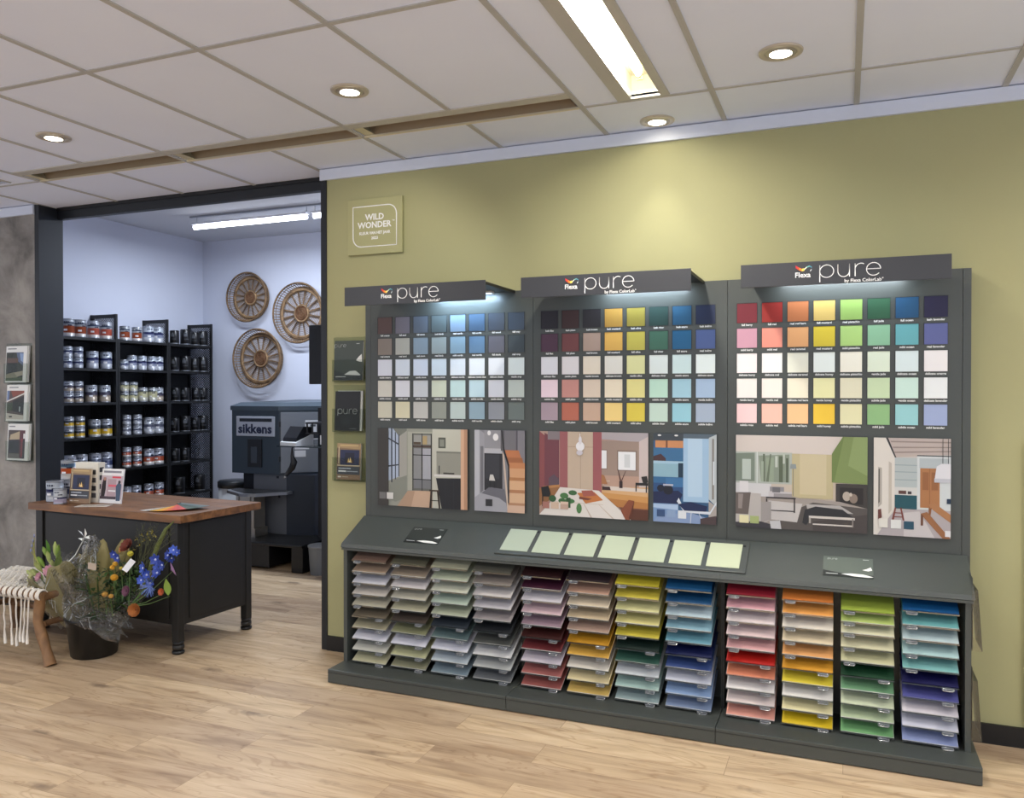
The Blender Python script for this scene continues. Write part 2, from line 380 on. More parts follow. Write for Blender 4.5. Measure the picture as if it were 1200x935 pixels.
for (a, b), lb in zip(slots, labs):
    t = thing('recessed_ceiling_slot', lb, 'ceiling slot', ((a+b)/2, (SL0+SL1)/2, ZC), 0, 'recessed slots in the ceiling tiles')
    L_ = (b-a)/2; q = (SL1-SL0)/2
    m = MB(); m.box((-L_+.02, q-.003, -.001), (L_-.02, q-.0005, .11), tm); m.box((-L_+.02, -q-.004, 0), (L_-.02, -q, .11), tm); m.box((-L_+.02, -q, .11), (L_-.02, q, .114), mat('4a4038', .6))
    m.box((-L_+.016, -q, 0), (-L_+.02, q, .11), tm); m.box((L_-.02, -q, 0), (L_-.016, q, .11), tm); m.build('channel', t)
    m = MB(); m.box((-L_+.012, -q-.065, -.006), (L_-.012, -q, .0), fm2); m.build('flange', t)
    m = MB(); m.box((-L_+.012, q-.006, -.010), (L_-.012, q+.008, -.001), mat('e2d8bd', .3, .3)); m.build('rim', t)
    m = MB(); m.prism([(-L_+.02, .0), (-L_+.075, .0), (-L_+.02, .06)], -q, q, mat('cfc7a8', .4, .2), axis='y'); m.build('end_cap', t)
t = thing('recessed_ceiling_slot', 'short brown slot running towards the viewer at the left edge of the ceiling', 'ceiling slot', (-5.0325, -1.06, ZC))
m = MB(); q = .0675; L_ = .56
m.box((-q-.004, -L_, 0), (-q, L_, .11), tm); m.box((q, -L_, 0), (q+.004, L_, .11), tm); m.box((-q, -L_, .11), (q, L_, .114), mat('4a4038', .6)); m.box((-q, L_, 0), (q, L_+.004, .11), tm); m.box((-q, -L_-.004, 0), (q, -L_, .11), tm); m.build('channel', t)
m = MB(); m.box((-q-.012, -L_, -.006), (-q+.002, L_, .0), fm2); m.box((q-.002, -L_, -.006), (q+.012, L_, .0), fm2); m.build('flange', t)

def downlight(x, y, label, tilt=(0, 0), power=1., size=.085, blend=.7):
    t = thing('downlight', label, 'downlight', (x, y, ZC), 0, 'round downlights in the ceiling')
    m = MB(); ring = mat('c4bcae', .35, .4)
    m.lathe([(.085, -.004), (.083, -.008), (.066, -.009), (.060, -.006), (.060, .0)], ring, seg=32, cap=False)
    m.lathe([(.085, -.004), (.085, -.0005)], ring, seg=32, cap=False); m.build('trim_ring', t)
    m = MB(); m.lathe([(.060, -.0055), (.052, -.011), (.043, -.012)], mat('b8b2a6', .3, .5), seg=32, cap=False); e = m.build('gimbal', t)
    m = MB(); m.lathe([(.043, -.0115), (.03, -.016), (0.0005, -.018)], mat('fff4dc', .4, emit=14), seg=24, cap=False); l = m.build('bulb', t)
    light('spot', 'SPOT', (0, 0, -.03), (tilt[0], tilt[1], 0), DOWN_W * power, (1, .95, .87), t, spot_size=R(size), spot_blend=blend, shadow_soft_size=.06)
downlight(-.237, -.764, 'lit downlight nearest the upper right corner of the ceiling', size=95)
downlight(-2.046, -1.05, 'lit downlight between the fluorescent trough and the left downlight', size=88, tilt=(R(44), R(26)), power=1.5)
downlight(-.863, -.131, 'lit downlight in the small tile close against the green wall', tilt=(R(-11), 0), size=72, power=.55, blend=.35)
downlight(-3.863, -1.07, 'leftmost lit downlight, in the ceiling above the wooden desk', size=100)
for k, (x, y) in enumerate([(-2.6, -2.9), (.9, -1.6), (-.2, -2.9), (-5.2, -2.3)]):  # extra downlights out of view, added for their light
    downlight(x, y, ['lit downlight over the open floor left of the viewpoint', 'lit downlight above the right end of the display', 'lit downlight directly over the viewpoint', 'lit downlight over the far left of the floor'][k], size=110)

# tube lamp in the back room
t = thing('tube_light_fitting', 'long twin tube lamp hanging under the white back room ceiling', 'ceiling light', (-4.7, 1.92, 3.23))
m = MB(); m.box((-1.08, -.012, -.012), (1.4, .012, 0), mat('9aa0aa', .5)); m.build('rail', t)
m = MB()
for x in (-1.0, .25, .34, 1.35): m.tube([(x, 0, -.005), (x, 0, -.075)], .002, mat('808890', .4, .5), seg=6)
m.build('hanger', t)
for a, b in ((-1.04, .26), (.32, 1.39)):
    m = MB(); m.box((a, -.03, -.085), (b, .03, -.068), mat('e8ecf4', .4)); h = m.build('housing', t)
    m = MB(); m.tube([(a+.01, 0, -.105), (b-.01, 0, -.105)], .022, mat('f2f6ff', .4, emit=9), seg=12); m.build('tube', h)
    light('tube_light', 'AREA', ((a+b)/2, 0, -.135), (0, 0, 0), BACK_W * (b-a) / 2.2, (.80, .88, 1), t, shape='RECTANGLE', size=b-a, size_y=.04)

# ------------------------------------------------------------------ DISPLAY STANDS
SW = [
 ['6f5350 8b8694 6c7786 5f6b6c 9fb9d2 527292 424a58 38475a'.split(),
  '968a80 c3c4ba 92a6b4 9fabaa a6c8dc 7097bc 62636e 3c474c'.split(),
  'e0e4ee dbe5f0 d5e1f1 d6e6f0 dfe9f0 e4ecf2 e2e8ee dbe6e4'.split(),
  'd5d3c8 e0e2e8 c9cfd4 cad3bf c0dcda bcd7e0 d2d6de b9c4be'.split(),
  'cdcbb8 d9d4b6 bdbdb8 8e938a b6c6c2 90aab8 8e939b 66716f'.split()],
 ['221b29 482b2b 2d292e d0a044 a59637 1d433d 165a80 14264f'.split(),
  '502e46 7a4244 bda494 eebb5b cbbe52 3f6e58 11608e 5268a2'.split(),
  'e4e6ec e4e1e3 e9dfcc e7e5da e1e1a4 e5efea d2e9e8 eefaf7'.split(),
  'ead4de c38c84 dacab8 ebdfc6 e3dc91 bbdfcc a2cbda a6bfda'.split(),
  'a4929d ae6552 c3a691 eace83 d5c34b bed5c8 93c6d4 a2b1c4'.split()],
 ['8a2030 b42b22 d5804a eecd72 a5cd6a 28603e 0e5583 1c1848'.split(),
  'd79fb2 f59a86 f8b87b ead23a b7de82 92c8a2 6bb8bf 646ba6'.split(),
  'ede3e2 ebe9e6 e9ead8 e9f2ed f0eede dfebd5 dbeaea eeebea'.split(),
  'e6e1db eee4db eae3cc eae9b2 e1dec2 c6dab2 c8e4d9 e6eaea'.split(),
  'eac8c8 f2bbaa f0be8b e8c23c e0ddb2 8bb67e 93c8cb 98a6ca'.split()]]
CAP = [
 ['full orange|full sand|full stone|lush birch|real nordic|full nordic|full wood|full grey', 'real orange|real sand|real stone|real birch|mild nordic|real nordic|full shade|real grey',
  'gentle orange|delicate sand|gentle stone|delicate birch|delicate nordic|delicate gentle blue|delicate shade|gentle grey', 'subtle orange|gentle sand|subtle stone|subtle birch|gentle nordic|subtle nordic|gentle shade|subtle grey',
  'mild orange|mild sand|mild stone|mild birch|subtle nordic|mild nordic|subtle shade|mild grey'],
 ['lush lilac|lush plum|lush brown|lush mustard|lush olive|lush river|lush azure|lush indigo', 'full lilac|full plum|real brown|full mustard|full olive|full river|full azure|real indigo',
  'delicate lilac|gentle plum|gentle brown|delicate brown|gentle olive|delicate river|gentle azure|delicate azure', 'subtle lilac|mild plum|subtle brown|gentle mustard|subtle olive|subtle river|gentle azure|gentle indigo',
  'mild lilac|mild plum|mild brown|mild mustard|mild olive|subtle river|subtle azure|subtle indigo'],
 ['full berry|full red|real red barn|full mustard|real pistachio|full jade|full ocean|lush lavender', 'mild berry|mild red|real caramel|real mustard|mild pistachio|real jade|mild ocean|real lavender',
  'delicate berry|delicate red|delicate caramel|delicate honey|delicate pistachio|gentle jade|delicate ocean|delicate orange', 'gentle berry|gentle red|delicate red barn|gentle honey|gentle pistachio|subtle jade|gentle ocean|delicate lavender',
  'subtle rose|subtle red|subtle red barn|mild honey|subtle pistachio|mild jade|subtle ocean|mild lavender']]
SH = ['7b6255 98826e d0d0d8 c9c2b8 bab5a0 6a6050 a09a80 dcdce5 cccabf bdb998', '5e5c4c 8e8070 d5cfcf c2bdab b5b095 4a4038 848565 dcdce8 b8b890 88876d',
      'a8a890 b0b8a0 d0d2be b8c8b8 b8bfa5 283038 5a6e70 d8dae5 b8c4cc 7a8c95', '5b5a50 8a8078 d8d2cf c8c4c8 a09898 1e2226 4a4c48 d5d5d5 b4b6b4 66696c',
      '2a0f12 3a1228 d5d0d5 d8bac0 a38a95 3a1614 6b2a2e d5ccd5 a86560 9a5550', '2e2226 b08c78 dccbb0 c9b594 b39584 c08a20 d8a848 dcd5c8 dfcfa0 cfae60',
      'c0b030 c4b440 d9d49a d8cf88 c8b840 10241e 2f5548 d0d5d8 a8c5bc 94a8a8', '14507f 10456f b8cdd5 88b0c0 6ba0b0 0a1545 344a80 c8ccd8 8aa5cc 7a8cab',
      '8c1a2b d9a0a8 e8d8d6 e5ccc9 dfa9a8 b5180f e08868 e8e2df e5d5d0 e09c8c', 'd07a35 e8a050 e8dfd0 e5d3b0 e8a868 d99a2e e0cc3c e5e2dc e5dcaa e0c020',
      '98aa40 b5c870 e0dcb8 d5d0ac cfcba0 0e3a22 6a9870 d0d8b8 b5c5a0 70a56c', '0a4f85 68a8a8 b8ccce b0d0cf 7fb8b5 0c0c45 4e5090 d5cfd5 cfd0de 8a95c0']
SHN = ['brown|tan|cool white|pale stone|sand|dark khaki|khaki|cool white|pale stone|pale khaki', 'olive grey|taupe|warm white|pale sand|khaki|dark brown|olive|cool white|pale olive|olive',
       'sage grey|pale sage|off white|pale mint|pale sage|charcoal navy|slate teal|cool white|pale blue grey|slate', 'dark khaki|taupe|warm white|pale grey|mauve grey|near black|dark grey|white|light grey|dark grey',
       'maroon|plum|white|pale pink|mauve|dark brown|wine red|cool white|dusty red|brick red', 'dark brown|tan|cream|beige|dusty tan|mustard|amber|off white|pale yellow|sandy yellow',
       'yellow olive|yellow olive|pale lemon|lemon|mustard yellow|very dark green|bottle green|white|pale mint|grey mint', 'blue|deep blue|pale blue|light blue|sky blue|navy|denim blue|white|powder blue|grey blue',
       'crimson|pink|pale pink|blush|pink|bright red|coral|white|blush white|salmon', 'orange|light orange|cream|pale peach|peach|amber|yellow|white|pale lemon|bright yellow',
       'apple green|lime|cream|pale cream|pale straw|forest green|mid green|pale green|light green|leaf green', 'blue|teal|pale aqua|pale aqua|aqua|midnight navy|violet blue|pale lilac|lilac white|lavender']
CX = [-2.029, -1.032, -.024]; BX = [-2.53, -1.53, -.525, .48]
ZP = .075
capm = mat('e6e8e6', .6)
TILT = math.atan2(.122, .235)
STLAB = ['dark grey display stand at the left, with muted brown, grey and blue swatches',
         'middle dark grey display stand, with plum, mustard, green and blue swatches',
         'dark grey display stand at the right, with red, orange, green and lavender swatches']
def slope(v): return (-.343 + v * math.cos(TILT), .7285 + v * math.sin(TILT))     # point v metres up the sloping counter
ordn = ['first', 'second', 'third', 'fourth', 'fifth', 'sixth', 'seventh', 'eighth', 'ninth', 'tenth', 'eleventh', 'twelfth']
def pure_logo(parent, cx, cz, y, h, m):
    """thin rounded lettering 'pure' as strokes; h = x-height"""
    mb = MB(); r = h * .036
    def st(pts): mb.tube([(cx + x * h, y, cz + z * h) for x, z in pts], r, m, seg=6)
    def arc(ox, oz, rx, rz, a0, a1, n=16): return [(ox + rx * math.cos(R(a0 + (a1-a0) * i / n)), oz + rz * math.sin(R(a0 + (a1-a0) * i / n))) for i in range(n+1)]
    st([(-2.2, -.85), (-2.2, .5)]); st(arc(-1.68, 0, .52, .5, 180, -180, 28))
    st([(-.85, .5), (-.85, -.05)] + arc(-.42, -.05, .43, .45, 180, 360, 14) + [(.01, .5)]); st([(.01, .5), (.01, -.5)])
    st([(.42, -.5), (.42, .5)]); st([(.42, 0.1)] + arc(.85, .05, .43, .45, 180, 60, 10))
    st([(1.25, .02), (2.27, .02)] + arc(1.76, 0, .51, .5, 0, 320, 26))
    return mb.build('logo_lettering', parent)
def flexa_mark(parent, x, z, y, s):
    mb = MB()
    cols = ['c8203a', 'd8402a', 'f08a30', 'f6d860', 'f0f0d8', '78b8b0', '4890a8', '90b8c8', 'e0e8e8']
    P = [(-.55, .30), (-.45, .22), (-.3, .12), (-.1, .02), (.08, .06), (.25, .22), (.45, .30), (.62, .20), (.6, .02), (.5, -.08)]
    for i in range(9):
        wv = .10 if i < 4 else .05
        a, b = P[i], P[i+1]
        mb.poly([(x + a[0]*s, y, z + (a[1]-wv)*s), (x + b[0]*s, y, z + (b[1]-wv)*s), (x + b[0]*s, y, z + (b[1]+wv)*s), (x + a[0]*s, y, z + (a[1]+wv)*s)], None, cols[i])
    return mb.build('logo_ribbon', parent)
tray_proto = None
for k in range(3):
    xa, xb, cx = BX[k], BX[k+1], CX[k]
    t = thing('paint_display_stand', STLAB[k], 'display stand', (cx, 0, 0), 0, 'colour sample display stands')
    a, b = xa - cx, xb - cx
    pa = a - (.036 if k == 0 else 0) + .001; pb = b + (.034 if k == 2 else 0) - .001
    m = MB(); m.box((pa, -.48, .004), (pb, -.012, ZP), STAND, bevel=.003); m.box((pa, -.4815, ZP-.017), (pb, -.479, ZP-.0155), BLACK); m.build('plinth', t)
    m = MB(); m.box((a+.001, -.10, ZP), (b-.001, -.004, 2.105), STAND)
    if k == 2: m.box((b+.001, -.10, ZP), (pb, -.004, 2.105), STAND)
    if k == 0: m.box((pa, -.10, ZP), (a, -.004, 2.105), STAND)
    bpn = m.build('back_panel', t)
    # side panels of the sheet cabinet
    m = MB()
    sa = pa + .008 if k == 0 else a + .0005; sb = pb - .024 if k == 2 else b - .0005
    prof = [(-.34, ZP), (-.10, ZP), (-.10, .82), (-.34, .705)]
    prof2 = [(-.24, ZP), (-.10, ZP), (-.10, .82), (-.24, .755)]; DIVM = mat('1c1f1e', .6)
    if k == 0: m.prism(prof, sa, sa + .022, STAND, axis='x')
    else: m.prism(prof2, sa, sa + .008, DIVM, axis='x')
    m.build('side_panel', t)
    m = MB(); m.prism(prof if k == 2 else prof2, sb - (.022 if k == 2 else .008), sb, STAND if k == 2 else DIVM, axis='x'); m.build('side_panel', t)
    m = MB(); c, s_ = math.cos(TILT), math.sin(TILT)
    m.prism([(-.350, .7075), (-.343, .728), (-.343+.262*c, .728+.262*s_), (-.343+.262*c, .70+.262*s_), (-.33, .70)], sa - (.012 if k == 0 else 0), sb + (.012 if k == 2 else 0), STAND, axis='x')
    m.prism([(-.3515, .694), (-.3515, .7055), (-.30, .7055), (-.30, .694)], sa - (.006 if k == 0 else 0), sb + (.006 if k == 2 else 0), STAND, axis='x'); m.build('counter_top', t)
    # canopy
    hc = -.004 if k < 2 else .012
    m = MB(); m.box((hc-.405, -.505, 2.014), (hc+.405, -.497, 2.112), FASCIA, bevel=.001); fa = m.build('fascia', t)
    m = MB(); m.box((hc-.40, -.497, 2.100), (hc+.40, -.02, 2.106), BLACK); m.box((hc-.40, -.497, 2.08), (hc-.394, -.10, 2.1), BLACK); m.box((hc+.394, -.497, 2.092), (hc+.40, -.10, 2.1), BLACK); m.build('canopy_plate', t)
    m = MB(); m.box((hc-.30, -.19, 2.088), (hc+.30, -.15, 2.0995), mat('d8dce0', .4)); led = m.build('light_strip', t)
    m = MB(); m.box((hc-.29, -.185, 2.0865), (hc+.29, -.155, 2.088), mat('cfe4ff' if k < 2 else 'e8f2ff', .5, emit=3)); m.build('diffuser', led)
    lc = [(.55, .76, 1), (.72, .86, 1), (.80, .90, 1)][k]
    light('strip_light', 'AREA', (hc + (.10 if k < 2 else 0), -.17, 2.082), (R(20), 0, 0), LED_W * [.85, .55, .55][k], lc, t, shape='RECTANGLE', size=[.36, .42, .52][k], size_y=.03)
    pure_logo(fa, hc + .03, 2.067, -.506, .052, mat('f4f4f2', .5))
    flexa_mark(fa, hc - .15, 2.076, -.5065, .055)
    text('brand_text', 'Flexa', .030, WHITE, fa, (hc - .152, -.5065, 2.0555), bold=.0006)
    text('brand_text', 'by Flexa ColorLab°', .019, WHITE, fa, (hc + .085, -.5065, 2.0235), bold=.0003)
    # swatches with their captions
    for r in range(5):
        caps = CAP[k][r].split('|')
        for c_ in range(8):
            x = -.452 + .1155 * c_ + (-.004 if k == 2 else 0); z = 1.988 - .12 * r
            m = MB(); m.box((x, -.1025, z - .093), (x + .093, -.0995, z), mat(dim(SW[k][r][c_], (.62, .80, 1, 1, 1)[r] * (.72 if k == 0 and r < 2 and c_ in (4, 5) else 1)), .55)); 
            e = .002; dk = mat('20262a', .6)  # dark strips paint the shadow at the edges of each recess
            m.box((x-e, -.1035, z), (x+.093+e, -.0995, z+e), dk); m.box((x-e, -.1035, z-.093), (x, -.0995, z), dk); m.box((x+.093, -.1030, z-.093), (x+.093+e*.6, -.0995, z), dk)
            s = m.build('colour_swatch', bpn)
            text('swatch_caption', caps[c_], .0135, capm, s, (x + .0465, -.1008, z - .1035), bold=.0004, extrude=.0003)
    # clear trays
    for c_ in range(4):
        for r in range(10):
            x = -.473 + .243 * c_; z = .640 - .0613 * r - ((.024, .012)[r] if k * 4 + c_ == 10 and r < 2 else 0)
            if tray_proto is None:
                m = MB(); m.box((0, 0, -.0035), (.2135, .262, -.0015), CLEAR); m.box((0, -.002, -.0038), (.2135, 0, .0026), clear('e4e8e8', .34)); 
                tray_proto = m.build('sheet_tray', t)
                m = MB(); m.tube([(-.023, 0, 0), (-.018, -.007, -.001), (.018, -.007, -.001), (.023, 0, 0), (.018, .005, 0), (-.018, .005, 0)], .0028, clear('c8cccc', .45, .15), closed=True, seg=6)
                m.box((-.020, -.005, -.0012), (.020, .004, .0004), clear('d8dcdc', .3)); ts = m.build('tray_stop', tray_proto)
                tr = tray_proto
            else:
                tr = tray_proto.copy(); C.objects.link(tr); tr.parent = t
                ts = ts0.copy(); C.objects.link(ts); ts.parent = tr
            if c_ == 0 and r == 0 and k == 0: ts0 = ts
            tr.location = (x, -.343, z); tr.rotation_euler = (TILT, 0, 0)
            ts.location = (.035 if r < 5 else .172, -.006, -.006)
            ci = k * 4 + c_; col = dim(SH[ci].split()[r], .84); nm = SHN[ci].split('|')[r]
            m = MB(); j = random.uniform(-.0012, .0012)
            for q in range(3):
                dx = random.uniform(-.0008, .0008); dy = q * .0012 + random.uniform(0, .002)
                m.box((.0015 + dx, .001 + dy, -.001 + .0016 * q), (.2115 + dx, .262, .0002 + .0016 * q), mat(col if q == 2 else ('c8c6c0' if q == 1 and r not in (0, 5) else col), .5))
            pos = ordn[r] + ' tray from the top' if r < 9 else 'bottom tray'
            m.build('colour_sheet_stack', None, (cx + x, -.343, z), (TILT, 0, 0), label='%s colour sheets, %s, %s column from the left' % (nm, pos, ordn[ci]), category='colour sheets', group='colour sheets in the clear trays')

# ------------------------------------------------------------------ interior posters
P1 = [('9c9e92', (0,0,1,1)), ('b5c4da', [(.12,0),(.17,0),(.245,.10),(.245,.62),(.12,.68)]), ('7a7d74', [(.17,0),(.33,0),(.33,.13),(.24,.10)]), ('aaa9a0', [(.245,.10),(.33,.03),(.33,.75),(.245,.62)]),
      ('8b8e83', [(.15,.68),(.33,.60),(.33,.88),(.2,.95),(.1,.9)]), ('2a2f3c', (.15,0,.165,.7)), ('2a2f3c', (.195,.05,.205,.66)), ('2a2f3c', (.235,.08,.245,.62)), ('343a44', [(.12,.12),(.245,.20),(.245,.22),(.12,.14)]), ('343a44', [(.12,.48),(.245,.46),(.245,.475),(.12,.5)]),
      ('cdae94', [(.34,.80),(.60,.78),(.72,1),(.22,1)]), ('b99980', [(.22,1),(.34,.80),(.42,.80),(.38,1)]), ('b0b1a2', (.34,.04,.63,.79)), ('6a6c66', (.395,.06,.61,.79)), ('9fa09a', (.41,.08,.6,.2)), ('b49f72', (.51,.09,.56,.2)), ('5a4a38', (.41,.17,.49,.2)), ('4f3a30', (.395,.215,.61,.235)),
      ('8e9092', (.41,.25,.495,.76)), ('aeb0b8', (.51,.25,.6,.76)), ('7a7c80', (.41,.64,.6,.76)), ('1d1f24', (.395,.06,.404,.79)), ('1d1f24', (.5,.06,.508,.79)), ('1d1f24', (.602,.06,.612,.79)), ('1d1f24', (.4,.33,.61,.34)), ('1d1f24', (.4,.64,.61,.65)),
      ('c9cabb', (.62,0,.93,1)), ('c9cabb', (.62,.0,.66,.8)), ('565a50', (.685,.105,.765,.24)), ('8c8f84', (.70,.13,.75,.22)), ('9a9b8e', (.665,.28,.93,.6)), ('7e8074', (.665,.28,.93,.30)), ('e2e0da', (.64,.57,.93,.60)), ('1e2024', (.69,.46,.70,.57)), ('3c3a34', (.74,.545,.86,.565)),
      ('16191e', [(.66,.62),(.93,.61),(.93,1),(.72,1)]), ('22252c', (.76,.63,.765,1)), ('22252c', (.85,.63,.855,1)), ('3e2c22', (.585,.77,.7,.79)), ('2c2018', [(.6,.79),(.62,.79),(.61,1),(.585,1)]), ('2c2018', [(.67,.79),(.69,.79),(.71,1),(.69,1)]), ('2c2018', (.6,.90,.69,.91)),
      ('e0b494', (.93,0,.965,1)), ('c29474', (.965,0,1,1)), ('3a3734', (0,0,.125,1)), ('777674', (.02,.83,.095,.915)), ('e4e2dc', (.105,.83,.18,.915))]
P2 = [('8a8a90', (0,0,1,1)), ('c3c5cc', [(0,0),(.10,0),(.10,.8),(0,.84)]), ('a3a4aa', [(.10,0),(.20,.04),(.20,.74),(.10,.8)]), ('77777c', [(.12,.2),(.18,.2),(.18,.75),(.12,.78)]), ('9a9aa0', (.2,0,.52,.23)), ('c0c0c6', (.2,.225,.55,.285)), ('26272c', (.2,.285,.56,.78)), ('35363c', (.22,.3,.5,.6)),
      ('a9aab2', [(0,.84),(.2,.74),(.56,.74),(.68,1),(0,1)]), ('6c6c74', [(.14,.78),(.3,.7),(.6,.72),(.66,.9),(.5,.83)]), ('5c5a5e', (.53,0,.64,.25)), ('77747a', (.6,0,.85,.25)), ('55525a', (.83,0,.86,.3)), ('85838a', [(.86,0),(1,0),(1,.4),(.86,.24)]),
      ('c27a4e', [(.60,.24),(.88,.24),(.93,.33),(.63,.33)]), ('a86840', [(.62,.33),(.95,.33),(.97,.39),(.65,.39)]), ('c98858', [(.66,.39),(1,.39),(1,.46),(.68,.46)]), ('dba87c', [(.70,.46),(1,.46),(1,.57),(.71,.57)]), ('b98052', [(.70,.57),(1,.57),(1,.61),(.7,.61)]), ('e0b48c', [(.70,.61),(1,.61),(1,.72),(.7,.72)]), ('b5805a', [(.7,.72),(1,.72),(1,.76),(.7,.76)]), ('dfb894', [(.7,.76),(1,.76),(1,.88),(.7,.88)]), ('b98a68', (.68,.88,1,.91)), ('d9b8a0', [(.66,.91),(1,.91),(1,1),(.66,1)]),
      ('d6c3b2', [(.56,.26),(.6,.3),(.68,.88),(.66,.97)]), ('15161a', [(.56,0),(.6,.22),(.7,.42),(.69,.89),(.672,.89),(.675,.44),(.585,.26),(.54,0)]), ('f5f5f5', disc(.3,.035,.035,.03)), ('f5f5f5', disc(.43,.085,.055,.045)), ('d8d6d0', [(.3,.62),(.32,.545),(.38,.545),(.42,.62)]), ('16171a', (.31,.62,.32,.71)), ('16171a', (.4,.62,.41,.71)), ('28292e', (.23,.85,.365,.935))]
P3 = [('b99c8d', (0,0,1,1)), ('8c4c4e', [(0,0),(.06,.06),(.06,.75),(0,.8)]), ('74404a', [(.05,.02),(.19,.1),(.19,.62),(.05,.68)]), ('8a8084', (.08,0,.2,.1)), ('5a3a40', (.1,.55,.19,.62)), ('5d4c58', [(.09,.56),(.14,.51),(.19,.57),(.19,.66),(.09,.66)]), ('9a6a42', [(0,.68),(.2,.64),(.26,.7),(0,.9)]), ('c08850', [(.03,.66),(.2,.63),(.2,.66),(.03,.69)]),
      ('a05f62', (.195,0,.27,.7)), ('ccb8a2', (.27,0,.505,.68)), ('a8927e', (.27,.175,.505,.18)), ('a8927e', (.388,0,.392,.68)), ('a25c60', (.505,0,.585,.76)), ('b5aeb2', [(.585,0),(1,0),(1,.10),(.93,.11),(.585,.08)]), ('a48e82', (.585,.10,.92,.64)), ('d4c5c2', [(.92,.10),(1,.04),(1,.7),(.92,.62)]),
      ('c09e8c', (.59,.5,.92,.63)), ('8a7468', (.585,.2,.635,.43)), ('f2f4f8', (.585,.21,.63,.42)), ('8a7468', (.725,.205,.9,.44)), ('f4f6fa', (.735,.22,.89,.43)), ('d8dde0', (.79,.25,.84,.40)),
      ('dcb07e', [(.585,.64),(1,.62),(1,.76),(.59,.74)]), ('e2d6cc', [(.6,.62),(1,.64),(1,.68),(.66,.67)]), ('d09858', [(.585,.70),(1,.73),(1,.80),(.60,.76)]), ('b87c42', [(.6,.76),(1,.80),(1,.88),(.72,.86)]), ('7a4a38', [(.74,.86),(1,.87),(1,1),(.84,1)]), ('5a3020', (.8,.88,1,1)),
      ('2e1c1e', (.745,.56,.775,.64)), ('5a3a34', [(.75,.56),(.73,.42),(.735,.42),(.765,.56)]), ('5a3a34', [(.76,.56),(.80,.44),(.805,.44),(.77,.56)]), ('3a2224', [(.59,.63),(.66,.63),(.67,.67),(.59,.67)]), ('22201f', [(.94,.5),(.99,.49),(1,.56),(.96,.59)]), ('22201f', [(.89,.57),(1,.57),(1,.60),(.89,.60)]), ('22201f', (.89,.59,.9,.67)), ('22201f', (.98,.6,.99,.68)),
      ('e0cdb2', (.6,.53,.606,.61)), ('e0cdb2', (.6,.56,.66,.57)), ('b0784c', [(.585,.49),(.61,.5),(.64,.6),(.585,.6)]),
      ('e9e2dc', [(.2,.66),(.56,.68),(.85,1),(0,1),(.1,.86)]), ('c9b8a8', [(.42,.84),(.425,.84),(.50,1),(.485,1)]), ('c9b8a8', [(.555,.84),(.56,.84),(.70,1),(.685,1)]), ('c9b8a8', [(.1,.83),(.6,.84),(.6,.845),(.1,.835)]), ('c87a40', [(.36,.72),(.52,.70),(.6,.79),(.44,.84)]), ('a85c50', [(.4,.69),(.5,.68),(.54,.74),(.42,.76)]), ('7a4030', [(.38,.76),(.5,.78),(.46,.80),(.38,.79)]),
      ('141516', [(.02,.67),(.09,.65),(.11,.74),(.1,.78),(.03,.78)]), ('2c201a', (.03,.78,.04,.9)), ('8a4a30', [(.76,.9),(.83,.77),(.88,.78),(.84,1),(.8,1)]), ('5c2c1c', [(.83,.98),(.88,.78),(.86,.95),(.84,1)]),
      ('3f6a3c', disc(.32,.72,.04,.03)), ('4a7a45', disc(.24,.76,.04,.035)), ('2f5a33', disc(.13,.8,.035,.04)), ('447a44', disc(.29,.82,.05,.03)), ('3b6c3a', disc(.22,.82,.035,.03)), ('52844c', disc(.38,.9,.025,.06)), ('2f5530', (.26,.78,.3,.9)),
      ('f4f2f2', (.385,.02,.392,.14)), ('fbfbfd', disc(.39,.17,.04,.055)), ('eceaf0', disc(.39,.10,.015,.05)), ('d8d4dc', disc(.385,.245,.03,.03)),
      ('b0786c', (.035,.84,.1,.92)), ('d8bda8', (.115,.84,.19,.92)), ('e6cbb6', (.205,.83,.28,.92)), ('c8aa98', (.205,.86,.28,.92))]
